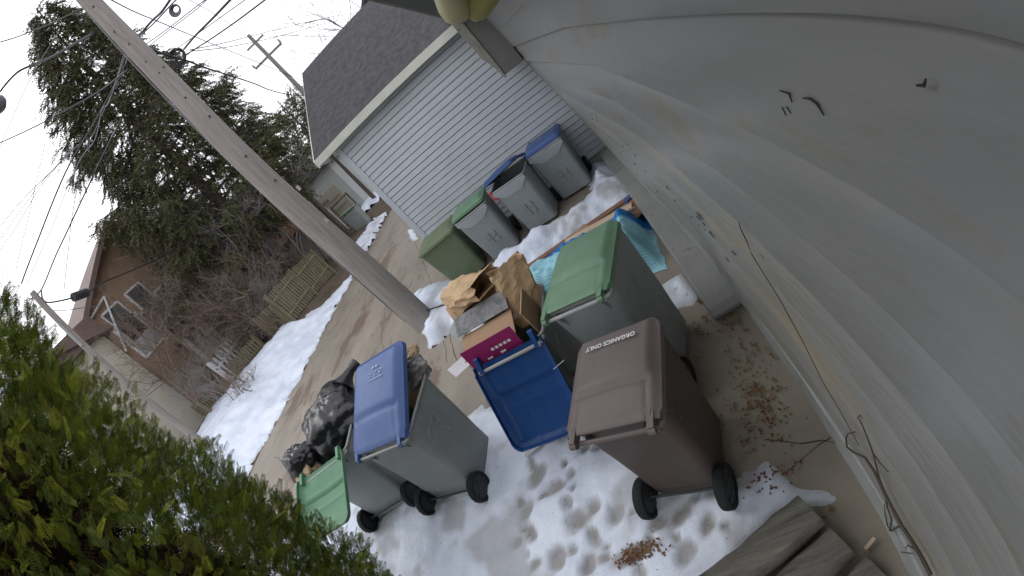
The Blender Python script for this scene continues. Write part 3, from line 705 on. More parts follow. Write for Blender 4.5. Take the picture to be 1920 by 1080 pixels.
# tarp with woven band lying behind the green-lidded cart
def tarpmat():
    m = mat('woven_tarp', (.01, .16, .46), .45, .2, 4, bump=.5, bscale=8); t = m.node_tree; N = t.nodes; lk = t.links.new; B = N['Principled BSDF']
    old = B.inputs['Base Color'].links[0].from_socket
    tc = N.new('ShaderNodeTexCoord'); ck = N.new('ShaderNodeTexBrick'); ck.offset = 0; ck.inputs['Scale'].default_value = 17
    ck.inputs['Color1'].default_value = (.10, .42, .55, 1); ck.inputs['Color2'].default_value = (.18, .50, .60, 1); ck.inputs['Mortar'].default_value = (.45, .68, .74, 1)
    ck.inputs['Mortar Size'].default_value = .05; ck.inputs['Brick Width'].default_value = .35; ck.inputs['Row Height'].default_value = .35
    lk(tc.outputs['Object'], ck.inputs[0])
    at = N.new('ShaderNodeAttribute'); at.attribute_name = 'band'; mm = N.new('ShaderNodeMixRGB'); lk(at.outputs['Fac'], mm.inputs[0]); lk(old, mm.inputs[1]); lk(ck.outputs[0], mm.inputs[2]); lk(mm.outputs[0], B.inputs['Base Color'])
    return m
def heap(name, A, B_, wd, h, mt, seed, bandfn=None, **k):
    A = Vector(A); B_ = Vector(B_); d = (B_ - A); n = Vector((-d.y, d.x, 0)).normalized(); b = MB(); S = []; nu, nv = 70, 36
    def fn(u, v):
        p = A + d * u + n * (v - .5) * wd * (1 + .18 * fbm(u * 3, seed)) 
        e = min(v, 1 - v, u * 2.2, (1 - u) * 2.2)
        z = h * sst(0, .32, e) * (1 + .4 * fbm(u * 3 + seed, v * 2)) + .05 * fbm(u * 8, v * 5 + seed) * sst(0, .1, e) + .012
        S.append(bandfn(u, v) if bandfn else 0)
        return (p.x + .03 * fbm(u * 9, v * 9, 2), p.y, max(z, .012))
    b.grid(fn, nu, nv); o = b.build(name, mt, smooth=60, **k)
    a = o.data.attributes.new('band', 'FLOAT', 'POINT'); a.data.foreach_set('value', S); return o
TM = tarpmat()
heap('tarp', (-1.65, 4.25, 0), (.06, 4.05, 0), 1.25, .42, TM, 5, lambda u, v: 1. if v < .60 + .05 * math.sin(u * 9) else 0., label='bright blue tarp with a light blue checked woven band crumpled behind the carts', cat='tarp')
# boards and cardboard strip along the snow ridge
def plank(name, a, b, w_, th, mt, **k):
    a = Vector(a); b = Vector(b); d = b - a; mb = MB(); mb.box((0, 0, 0), (d.length, w_, th)); o = mb.build(name, MT[mt], bevel=.003, **k)
    o.location = (a + b) / 2; o.rotation_euler = (0, -math.asin(d.z / d.length), math.atan2(d.y, d.x)); return o
plank('plank', atz(962, 520, .08), atz(1178, 372, .14), .10, .03, 'board', label='long red-brown plank lying along the foot of the snow ridge', cat='plank')
plank('plank', atz(1060, 455, .2), atz(1185, 385, .24), .12, .025, 'palewood', label='pale split board with a pointed end resting on the cardboard', cat='plank')
plank('plank', atz(1085, 450, .24), atz(1192, 390, .28), .03, .05, 'wood', label='thin dark-edged batten on top of the pale board', cat='plank')
card('cardboard_sheet', atz(1165, 412, .2), (.62, .34, .02), rz=.25, rx=.15, mt='board', label='reddish brown board end by the grey ledge behind the tarp', cat='board')
card('cardboard_sheet', atz(1085, 446, .16), (.42, .22, .02), rz=.4, rx=.35, mt='card', label='torn brown cardboard between the plank and the blue tarp', cat='cardboard')
card('plastic_scrap', atz(1180, 372, .2), (.16, .06, .05), rz=.6, rx=.2, mt='blue', label='small blue plastic scrap at the far end of the planks', cat='plastic scrap')
# paper / card near middle
card('box_lid', atz(1000, 838, .05), (.20, .17, .012), rz=rad(20), rx=-.5, mt='whitewall', label='pale folded card leaning in the snow below the hanging blue lid', cat='card')
card('carton', (-1.08, 2.12, .38), (.24, .16, .30), rz=.3, rx=.1, mt='stone', label='dull grey carton squeezed between the blue lid and the brown cart', cat='carton')
card('paper_sheet', (-.93, 1.96, .93), (.09, .004, .07), rz=.3, rx=.9, mt='whitepaper', label='scrap of white paper behind the front corner of the brown lid', cat='paper')
card('flat_panel', atz(868, 604, .55), (.42, .26, .012), rz=rad(28), rx=.5, ry=-.3, mt='stone', label='grey card panel with a round hole leaning left of the open cart', cat='panel')
# stick
plank('stick', atz(800, 582, .2), atz(858, 563, .3), .02, .02, 'wire', label='thin dark metal rod sticking out of the snow by the pole', cat='rod')
# weathered timbers at the bottom of the view
def timber(a, b, r, seed, **k):
    a = Vector(a); b = Vector(b); mb = MB(); n = 14; secs = []; d = (b - a).normalized(); s = Vector((-d.y, d.x, 0)).normalized(); u = d.cross(s)
    for i in range(n + 1):
        c = a.lerp(b, i / n); q = []
        for kx in range(14):
            t = 2 * PI * kx / 14; rr = r * (1 + .13 * fbm(math.cos(t) * 1.5 + seed, math.sin(t) * 1.5, i * .5)) / max(abs(math.cos(t)), abs(math.sin(t))) ** .6
            q.append(c + s * rr * math.cos(t) + u * rr * math.sin(t) * .8)
        secs.append(q)
    mb.loft(secs); o = mb.build('timber', MT['logs'], smooth=50, **k); return o
timber((-1.1, .44, .12), (.03, .79, .13), .105, 1, label='long weathered timber with mossy grey face lying nearest the snow', cat='timber')
timber((-.90, .25, .09), (.10, .58, .10), .095, 6, label='second weathered timber beside the first, closer to the garage wall', cat='timber')
timber((-.70, .07, .06), (.20, .38, .06), .095, 11, label='dark wet timber end at the bottom edge of the photo', cat='timber')
plank('wood_chip', atz(1622, 1030, .04), atz(1640, 1008, .05), .022, .012, 'palewood', label='small bright split wood chip by the wall', cat='wood chip')
# utility pole
up = empty('utility_pole', (-3.95, 5.68, 0), label='thick weathered wooden utility pole standing at the edge of the alley', cat='utility pole')
pb = MB(); pts = []; rr = []
for i in range(41):
    zz = i * .235; pts.append((.02 * math.sin(zz * 1.3) - .004 * zz, .0, zz)); rr.append(.232 - .0105 * zz + .004 * fbm(zz * 2, 1))
pb.tube(pts, rr, 22); pb.build('pole_shaft', MT['wood'], up, smooth=50)
kb = MB()
for px, py in ((170, 12), (318, 88), (295, 135), (210, 60), (238, 82), (270, 115), (345, 180), (395, 205), (460, 290), (520, 330)):
    p = aty(px, py, 5.68 - .2) - Vector((-3.95, 5.68, 0)); v = Vector((p.x, p.y - .0, 0)); r_ = .225 - .0105 * p.z; v = v.normalized() * r_; MB().lathe([(-.012, .004), (0, .02), (.012, .016), (.02, .002)], (v.x, v.y, p.z), 'y', 10).build('knot', MT['knot'], up)
mt_ = MB()
for px, py in ((612, 412), (560, 352)):
    p = aty(px, py, 5.48) - Vector((-3.95, 5.68, 0)); MB().box((p.x, -.205, p.z), (.05, .012, .08), rz=.2).build('tag_plate', MT['metal'], up)
st = MB(); st.tube([(-.12, -.215, 7.0 - .9 * i * .0) for i in range(2)], .001) if False else None
wbx = MB(); wbx.tube([(-.19, -.12, .3), (-.17, -.13, 3.0), (-.15, -.12, 6.5), (-.13, -.1, 9.3)], .012, 6); wbx.build('ground_wire', MT['wiregrey'], up)
# second pole down the alley
p2 = empty('utility_pole', (-10.6, 24, 0), label='slim far utility pole with two crossarms rising behind the garage roof', cat='utility pole')
MB().tube([(0, 0, 0), (.02, 0, 6), (0, 0, 12.7)], [.2, .16, .11], 12).build('pole_shaft', MT['wood'], p2, smooth=60)
MB().box((0, 0, 11.0), (2.1, .1, .12), rz=.35, ry=.0).build('crossarm', MT['wood'], p2)
MB().box((0, 0, 12.1), (1.3, .08, .10), rz=.35).build('crossarm', MT['wood'], p2)
for sx in (-1, 1):
    MB().lathe([(0, .05), (.08, .08), (.2, .06), (.26, .03)], (sx * .97, sx * .35, 11.06), 'z', 10).build('insulator', MT['metal'], p2, smooth=60)
# leaning small pole at the left with splice case
pA = atd(60, 548, 13); pB = atd(140, 655, 13); 
p3 = empty('utility_pole', (pA.x, pA.y, .7), label='short leaning grey pole above the hedge carrying the black splice case', cat='utility pole')
MB().tube([(-.5, -.15, 0), (0, 0, pA.z - .7)], [.10, .085], 12).build('pole_shaft', MT['wood'], p3, smooth=60)
MB().tube([(-.02, -.12, pA.z - 1.8), (-.08, -.13, pA.z - 2.6)], [.045, .045], 8).build('conduit', MT['rim'], p3, smooth=60)
# ------------------------------------------------------------------ wires
def wire(pts, r, lab, mt='wire', grp=None, name='overhead_wire'):
    P = [atd(x, y, D) for x, y, D in pts]; Q = []
    n = len(P)
    for i in range(n - 1):        # catmull-rom
        p0, p1, p2_, p3_ = P[max(i - 1, 0)], P[i], P[i + 1], P[min(i + 2, n - 1)]
        for k in range(6):
            t = k / 6; Q.append(.5 * ((2 * p1) + (-p0 + p2_) * t + (2 * p0 - 5 * p1 + 4 * p2_ - p3_) * t * t + (-p0 + 3 * p1 - 3 * p2_ + p3_) * t ** 3))
    Q.append(P[-1]); mb = MB(); mb.tube(Q, r, 6); return mb.build(name, MT[mt], smooth=90, label=lab, cat='cable' if r > .02 else 'wire', group=grp)
wire([(190, -10, 6.8), (248, 20, 8), (296, 40, 9), (400, 83, 12), (525, 134, 17), (600, 165, 21)], .012, 'long dark wire running from the near pole top over the spruce to the far pole')
wire([(225, 45, 6.9), (258, 67, 7.4), (279, 89, 7.6), (313, 103, 8.5), (354, 115, 9.5), (388, 128, 10.5), (472, 155, 14), (513, 171, 17), (556, 179, 20), (590, 178, 23)], .022, 'thick black cable sagging from the near pole past the spruce tips', name='overhead_cable')
wire([(345, 92, 9.5), (366, 67, 8.5), (400, 33, 7.6), (445, -14, 6.8)], .022, 'heavy black cable rising steeply to the top edge from the coil', name='overhead_cable')
wire([(340, 108, 10), (359, 96, 9.6), (400, 70, 9), (450, 35, 8.2), (510, -10, 7.3)], .016, 'dark cable rising to the top edge right of the heavy black cable', name='overhead_cable')
wire([(320, 100, 10), (368, 65, 9), (420, 28, 8), (470, -8, 7.3)], .010, 'thin grey wire between the two rising black cables', 'wiregrey')
wire([(245, 100, 9), (282, 77, 8.6), (330, 42, 8), (400, -12, 7.2)], .010, 'thin grey wire passing over the pole just left of the coil', 'wiregrey')
wire([(265, 98, 9), (305, 66, 8.5), (365, 20, 7.8), (395, -8, 7.4)], .009, 'thinnest grey wire of the ones crossing above the near pole', 'wiregrey')
wire([(354, 94, 10), (430, 78, 13), (520, 55, 18), (619, 32, 26), (680, 22, 32)], .012, 'upper of the two parallel wires running right to the far pole', 'wiregrey')
wire([(359, 96, 10), (440, 86, 13), (530, 66, 18), (626, 40, 26), (690, 28, 32)], .012, 'lower of the two parallel wires running right to the far pole', 'wiregrey')
wire([(505, 68, 20), (560, 67, 24), (650, 70, 30)], .012, 'level thin wire leaving the far crossarm to the right', 'wiregrey')
wire([(345, -5, 12), (400, 25, 14), (460, 65, 18), (475, 75, 22)], .01, 'faint wire descending from the top edge to the far pole', 'wiregrey')
wire([(540, 142, 24), (560, 138, 26), (585, 138, 30)], .012, 'short service wire joining the far pole below its arms', 'wiregrey')
wire([(335, -5, 7.2), (318, 12, 7.5), (290, 42, 8), (260, 70, 8.4), (244, 84, 8.6)], .014, 'twisted bundle cable hanging with loops above the near pole', 'wiregrey', name='overhead_cable')
wire([(322, -5, 7.2), (303, 22, 7.6), (284, 40, 8), (262, 66, 8.4), (235, 100, 9), (215, 160, 10), (180, 225, 11), (150, 275, 12), (122, 325, 12.8), (75, 440, 13.6), (40, 532, 14)], .022, 'heavy cable bundle slanting down across the spruce to the lower left', name='overhead_cable')
wire([(250, 85, 8.8), (222, 150, 9.8), (190, 218, 10.8), (160, 285, 12), (135, 330, 12.8), (100, 420, 13.4), (50, 535, 14)], .01, 'grey wire running just right of the heavy slanting bundle', 'wiregrey')
wire([(240, 92, 8.8), (205, 190, 10), (192, 205, 10.3), (178, 262, 11.2), (150, 300, 12), (128, 360, 12.8)], .014, 'kinked pale grey cable tangled in front of the spruce', 'wiregrey', name='overhead_cable')
wire([(0, 79, 9), (30, 70, 9), (60, 58, 8.6), (100, 42, 8), (160, 12, 7.2), (180, -4, 6.8)], .014, 'dark wavy cable entering at the top left edge towards the pole', name='overhead_cable')
wire([(0, 172, 9.5), (15, 153, 9.4), (35, 134, 9.2), (60, 122, 9), (100, 105, 8.4), (180, 60, 7.2)], .024, 'thick dark cable bending down at the left edge above the lamp', name='overhead_cable')
wire([(0, 268, 11), (50, 245, 10.4), (95, 222, 10), (180, 175, 8.6), (240, 130, 7.4)], .016, 'straight dark wire at the left edge below the lamp')
wire([(0, 275, 12), (25, 218, 11.4), (52, 157, 10.8), (110, 60, 9.6)], .011, 'thin wire slanting up from the left edge to the tree top', 'wiregrey')
wire([(55, 562, 13), (78, 542, 12.9), (105, 478, 12.4), (130, 425, 11.8), (170, 340, 10.8), (230, 220, 9)], .018, 'dark cable dropping to the leaning pole along the spruce edge', name='overhead_cable')
wire([(30, 505, 13.6), (55, 400, 13), (78, 298, 12.4), (84, 270, 12)], .010, 'hair-thin upright wire left of the heavy bundle', 'wiregrey')
wire([(0, 425, 13), (45, 372, 12.6), (92, 325, 12), (150, 270, 11)], .011, 'upper of three thin wires crossing the sky at lower left', 'wiregrey')
wire([(0, 450, 13), (40, 392, 12.6), (80, 340, 12), (140, 275, 11)], .010, 'middle of three thin wires crossing the sky at lower left', 'wiregrey')
wire([(0, 470, 13), (35, 418, 12.6), (75, 352, 12), (135, 280, 11)], .010, 'lowest of three thin wires crossing the sky at lower left', 'wiregrey')
wire([(120, 545, 13), (128, 470, 12.6), (136, 400, 12), (150, 330, 11.4)], .010, 'thin upright wire just left of the lower spruce edge', 'wiregrey')
wire([(78, 545, 13), (80, 560, 13), (92, 567, 13), (130, 560, 13), (165, 548, 13.4), (192, 530, 14), (240, 510, 15.5), (310, 480, 18)], .022, 'black looped cable running from the leaning pole through the splice case to the brown house', name='overhead_cable')
wire([(92, 582, 13), (120, 582, 13.2), (150, 578, 13.4), (185, 574, 14)], .01, 'thin slack wire below the splice case', 'wiregrey')
a_, b2 = atd(136, 558, 13.02), atd(164, 548, 13.4); sp = MB(); sp.tube([a_, a_.lerp(b2, .04), a_.lerp(b2, .96), b2], [.05, .12, .12, .05], 14); sp.build('splice_case', MT['wire'], smooth=50, label='black cylindrical splice case hanging on the looped cable', cat='splice case')
# cable coils at the spruce tips
for (cx, cy, r, D, lab) in ((332, 108, 16, 9.8, 'coil of black cable hung where the thick cables meet'), (328, 20, 10, 7.4, 'small loop of grey cable near the top edge')):
    c = atd(cx, cy, D); e = atd(cx + r, cy + r * .3, D) - c; f = atd(cx - r * .3, cy + r, D) - c; mb = MB()
    for q in range(4):
        s_ = 1 - q * .12; mb.tube([c + e * s_ * math.cos(t_ * .4488) + f * s_ * 1.1 * math.sin(t_ * .4488) + Vector((0, .02 * q, .01 * q)) for t_ in range(15)], .014, 6, False)
    mb.build('cable_coil', MT['wire' if r > 12 else 'wiregrey'], smooth=90, label=lab, cat='cable')
# lamp hanging at the left edge
c = atd(-4, 196, 9.4)
lp = empty('street_lamp', c, label='round grey lamp partly cut off at the left edge below the thick cable', cat='street lamp')
MB().lathe([(-.16, .04), (-.14, .14), (-.05, .2), (.05, .2), (.12, .14), (.16, .05)], (0, 0, 0), 'z', 20).build('lamp_shade', MT['wiregrey'], lp, smooth=60)
MB().tube([(0, 0, .15), (.02, 0, .5)], .025).build('bracket', MT['wire'], lp)

# ------------------------------------------------------------------ background buildings
def bbox(root, lo, hi, name, mt, **k): return child(MB().b(lo, hi).build(name, MT[mt], **k), root)
# far white-and-beige garage on the alley
fg = empty('garage', (-15, 26, 0), label='far white garage with a beige door at the end of the alley', cat='garage')
fx0, fx1 = -22, -13.9
bbox(fg, (fx0, 26, 0), (fx1, 33, 4.3), 'wall', 'whitewall')
bbox(fg, (-19.2, 25.94, .25), (-14.7, 25.995, 3.15), 'garage_door', 'beige')
for zz in (.95, 1.7, 2.4): bbox(fg, (-19.1, 25.9, zz), (-14.8, 25.935, zz + .03), 'door_seam', 'stone')
child(MB().prism([(fx0 - .3, 4.3), (-18, 6.0), (fx1 + .3, 4.3)], 25.7, 33.3, 'y').build('roof', MT['shingle']), fg)
fh = empty('garage', (-14.5, 33, 0), label='far brown stucco garage beyond the white garage', cat='garage')
bbox(fh, (-17.5, 32.6, .5), (-6, 39, 3.6), 'wall', 'tanwall'); bbox(fh, (-17.8, 32.3, 3.6), (-5.7, 39.3, 3.85), 'roof', 'whitetrim'); bbox(fh, (-17.6, 32.4, 3.35), (-5.9, 32.55, 3.58), 'fascia', 'brownfascia')
# fenced things by the far garage
sc2 = MB()
for i in range(2):
    sc2.b((-15.4 + i * 1.6, 24.6, .5), (-15.3 + i * 1.6, 24.7, 2.2))
sc2.b((-15.4, 24.62, 2.05), (-13.7, 24.68, 2.15)); sc2.b((-15.4, 24.62, .7), (-13.7, 24.68, .8))
sc2.build('yard_gate', MT['fence'], label='thin wooden gate frame in front of the far white garage', cat='gate')
# brown house (left)
def house(lab, x0, x1, y0, y1, z0, z1, wall, roofmt, axis='y', rise=3., name='house', eave=.5, trim='whitetrim'):
    r = empty(name, ((x0 + x1) / 2, (y0 + y1) / 2, z0), label=lab, cat=name.replace('_', ' '))
    bbox(r, (x0, y0, z0), (x1, y1, z1), 'wall', wall)
    if axis == 'y':
        m = (x0 + x1) / 2; child(MB().prism([(x0, z1), (m, z1 + rise), (x1, z1)], y0 + .05, y1 - .05, 'y').build('gable', MT[wall]), r)
        child(MB().prism([(x0 - eave, z1 - .25), (m, z1 + rise + .05), (x1 + eave, z1 - .25), (x1 + eave, z1 - .0), (m, z1 + rise + .3), (x0 - eave, z1)], y0 - .5, y1 + .5, 'y').build('roof', MT[roofmt]), r)
    else:
        m = (y0 + y1) / 2; child(MB().prism([(y0, z1), (m, z1 + rise), (y1, z1)], x0 + .05, x1 - .05, 'x').build('gable', MT[wall]), r)
        child(MB().prism([(y0 - eave, z1 - .25), (m, z1 + rise + .05), (y1 + eave, z1 - .25), (y1 + eave, z1), (m, z1 + rise + .3), (y0 - eave, z1)], x0 - .5, x1 + .5, 'x').build('roof', MT[roofmt]), r)
    return r
def win(root, x, yc, zc, wy, wz, mt='glass'):
    fr = child(MB().b((x - .02, yc - wy / 2 - .1, zc - wz / 2 - .1), (x + .05, yc + wy / 2 + .1, zc + wz / 2 + .1)).build('window', MT['whitetrim']), root)
    pn = MB().b((x + .03, yc - wy / 2, zc - wz / 2), (x + .065, yc + wy / 2, zc + wz / 2)); pn.b((x + .05, yc - .025, zc - wz / 2), (x + .08, yc + .025, zc + wz / 2)); o = pn.build('pane', MT[mt]); o.parent = fr; return fr
XB = -17.
h1 = house('low beige garage with a brown fascia behind the hedge', -22, XB, 4.0, 9.15, .7, 5.9, 'beige', 'brownfascia', 'x', .6, 'garage', .3)
bbox(h1, (XB + .05, 3.6, 5.9), (XB + .35, 9.2, 6.7), 'fascia', 'brownfascia')
h2 = house('tall tan house with white downspouts at the left behind the bare shrubs', -26, XB - .3, 9.25, 17.1, .7, 6.6, 'tanwall', 'brownfascia', 'x', 2.5, 'house', .45)
for pa, pb_ in (((195, 556), (237, 659)), ((195, 556), (169, 600)), ((169, 600), (165, 628)), ((165, 628), (243, 728))):
    a_ = atx(*pa, XB - .1); b_ = atx(*pb_, XB - .1); child(MB().tube([a_, b_], .05, 6).build('downspout', MT['whitetrim']), h2)
for px, py, wy, wz in ((262, 628, 1.2, 1.5), (300, 600, .9, 1.4), (235, 605, .9, 1.6), (330, 560, 1.0, 1.6), (268, 560, .8, 1.2)):
    p = atx(px, py, XB - .3); win(h2, XB - .3, p.y, p.z, wy, wz, 'glass' if px != 262 else 'greywall')
bbox(h2, (XB - .25, 10.6, 3.3), (XB + .9, 13.5, 3.5), 'porch_roof', 'brownfascia')
for yy in (10.7, 12.0, 13.3): bbox(h2, (XB + .7, yy, .7), (XB + .85, yy + .14, 3.3), 'porch_post', 'whitetrim')
h3 = house('grey clapboard house behind the big spruce', -30, -21, 17.2, 24.5, .6, 6.4, 'greywall', 'shingle', 'x', 3.2)
for yy, zz in ((18.6, 4.2), (21, 4.2), (23, 4.2), (19.6, 2)): win(h3, -21, yy, zz, 1., 1.5)
h4 = house('brown house with white windows seen between the spruce and the fence', -23, -16.5, 17.3, 23.6, .55, 4.1, 'slate', 'shingle', 'x', 2.2)
for px, py in ((430, 560), (468, 500), (415, 585)):
    p = atx(px, py, -16.5)
    if p.y > 17.5 and p.y < 23: win(h4, -16.5, p.y, p.z, .9, 1.3, 'glass')
wv = empty('garage', (-15, 20, .5), label='small white-faced shed with brown posts behind the picket fence', cat='shed')
for pts in (((500, 462), (522, 445), (528, 470), (519, 492)),):
    pass
bbox(wv, (-16.2, 19.2, .5), (-14.2, 22.5, 2.5), 'wall', 'whitewall'); bbox(wv, (-16.4, 18.9, 2.5), (-13.9, 22.8, 2.72), 'roof', 'brownfascia'); bbox(wv, (-14.18, 20.3, .5), (-14.1, 20.6, 2.5), 'door_frame', 'brownfascia')
wv.name = 'shed'
h5 = house('grey distant house whose gable peaks above the garage roof', -6.6, .6, 24, 32, 0, 6.6, 'greywall', 'shingle', 'y', 3.4)
h6 = house('light grey house with dark windows behind the white picket fence', -24, -16.9, 11.9, 16.6, .7, 4.0, 'whitewall', 'shingle', 'x', 1.0, 'cottage')
for yy, zz in ((12.7, 2.6), (13.9, 2.5), (15.4, 2.6)): win(h6, -16.9, yy, zz, .8, 1.2)

# ------------------------------------------------------------------ fences
def picket(name, P, hgt, lab, sp=.14, mt='fence', gap=.045):
    P = [Vector(p) for p in P]; r = empty(name, P[0], label=lab, cat='fence'); pk = MB(); rl_ = MB()
    for a, b in zip(P[:-1], P[1:]):
        d = b - a; n = int(d.length / sp); ang = math.atan2(d.y, d.x)
        for i in range(n):
            q = a + d * (i + .5) / n; zb = zg(q.x, q.y); h = hgt * (1 + .03 * fbm(i * .7, 3)); w_ = sp - gap
            c = Vector((q.x, q.y, 0)) - P[0]; dx, dy = math.cos(ang) * w_ / 2, math.sin(ang) * w_ / 2; nx_, ny_ = -math.sin(ang) * .011, math.cos(ang) * .011; z0 = zb + .05 - P[0].z; z1 = z0 + h
            prof = [(-1, z0), (1, z0), (1, z1 - .07), (0, z1), (-1, z1 - .07)]
            vs = [(c.x + dx * s + nx_ * f, c.y + dy * s + ny_ * f, z) for f in (1, -1) for s, z in prof]
            pk.add(vs, [(0, 1, 2, 3, 4), (9, 8, 7, 6, 5)] + [(i_, (i_ + 1) % 5, 5 + (i_ + 1) % 5, 5 + i_) for i_ in range(5)])
        for f in (.28, .82):
            c = (a + b) / 2 - P[0]; zb = (zg(a.x, a.y) + zg(b.x, b.y)) / 2 - P[0].z; rl_.box((c.x + math.sin(ang) * .03, c.y - math.cos(ang) * .03, zb + hgt * f), (d.length, .04, .09), rz=ang)
    pk.build('pickets', MT[mt], r); rl_.build('rail', MT[mt], r)
    for p in P:
        MB().b((p.x - P[0].x - .05, p.y - P[0].y - .05, zg(p.x, p.y) - P[0].z - .1), (p.x - P[0].x + .05, p.y - P[0].y + .05, zg(p.x, p.y) - P[0].z + hgt + .1)).build('post', MT[mt], r)
    return r
picket('picket_fence', [(-11.35, 10.9, 0), (-11.2, 12.6, 0), (-11.05, 14.2, 0)], 1.35, 'tall weathered picket fence along the alley behind the pole')
picket('picket_fence', [(-11.45, 10.8, 0), (-12.4, 10.7, 0)], .95, 'short return of picket fence running into the yard at the snow bank')
picket('picket_fence', [(-13.15, 10.65, 0), (-14.6, 9.9, 0), (-16.6, 8.8, 0)], .6, 'low brown slatted fence half hidden by twigs above the snow bank', sp=.13)
wf = MB()
picket('picket_fence', [(-14.6, 9.5, 0), (-14.6, 16.5, 0)], 1.2, 'white picket fence in front of the brown houses deeper in the yard', mt='whitetrim', sp=.22, gap=.11)

# ------------------------------------------------------------------ vegetation
class Leaves:          # many small faces collected fast
    def __init__(s): s.V = []; s.n = 0
    def add(s, A): s.V.append(A)          # A: (k,4,3) quads
    def build(s, name, mt, parent=None, **k):
        A = np.concatenate(s.V).reshape(-1, 3); nq = len(A) // 4
        me = bpy.data.meshes.new(name); me.vertices.add(len(A)); me.vertices.foreach_set('co', A.astype(np.float32).ravel())
        me.loops.add(nq * 4); me.loops.foreach_set('vertex_index', np.arange(nq * 4, dtype=np.int32)); me.polygons.add(nq)
        me.polygons.foreach_set('loop_start', np.arange(0, nq * 4, 4, dtype=np.int32)); me.polygons.foreach_set('loop_total', np.full(nq, 4, np.int32))
        me.materials.append(mt); me.update(calc_edges=True); me.validate()
        o = bpy.data.objects.new(name, me); COL.objects.link(o)
        if parent: o.parent = parent
        return tag(o, **k)
def leafmat(name, c1, c2, c3, scale, rough=.6):
    m = mat(name, c1, rough, .2, scale, col2=c2, spec=.2, spots=(c3, scale * 1.7, .60)); B = m.node_tree.nodes['Principled BSDF']
    return m
rng = np.random.default_rng(3)
def rotm(n):       # n random rotations
    q = rng.normal(size=(n, 4)); q /= np.linalg.norm(q, axis=1)[:, None]; w_, x, y, z = q.T
    return np.stack([np.stack([1 - 2 * (y * y + z * z), 2 * (x * y - z * w_), 2 * (x * z + y * w_)], 1), np.stack([2 * (x * y + z * w_), 1 - 2 * (x * x + z * z), 2 * (y * z - x * w_)], 1), np.stack([2 * (x * z - y * w_), 2 * (y * z + x * w_), 1 - 2 * (x * x + y * y)], 1)], 1)
def frame(d):      # d (n,3) -> rotation whose x column is d, random roll
    d = d / np.linalg.norm(d, axis=1)[:, None]; r = rng.normal(size=d.shape); y = np.cross(d, r); y /= np.linalg.norm(y, axis=1)[:, None]; z = np.cross(d, y)
    return np.stack([d, y, z], 2)
# arborvitae: flat fern-like sprays
def spray():
    Q = []
    def scale_leaf(a, b, w_):
        a = np.array(a); b = np.array(b); d = b - a; n = np.array([-d[1], d[0], 0]); n = n / np.linalg.norm(n) * w_
        Q.append([a, a + d * .5 + n, b, a + d * .5 - n])
    for s in np.linspace(.05, .95, 9):
        for sg in (-1, 1):
            ln = .34 * (1 - .7 * s) + .07; a = sg * .75; bx, by = s, 0
            tip = (s + ln * math.cos(a), ln * math.sin(a))
            for u in (0., .5):
                p = (bx + (tip[0] - bx) * u, by + (tip[1] - by) * u, .02 * math.sin(9 * s + u)); e = (bx + (tip[0] - bx) * (u + .56), by + (tip[1] - by) * (u + .56), .03 * sg * u)
                scale_leaf(p, e, .030)
                if u: scale_leaf(p, (p[0] + .10 * math.cos(a - sg * .7), p[1] + .10 * math.sin(a - sg * .7), .02), .020)
    scale_leaf((.85, 0, 0), (1.08, 0, .02), .03)
    return np.array(Q)
SP = spray()
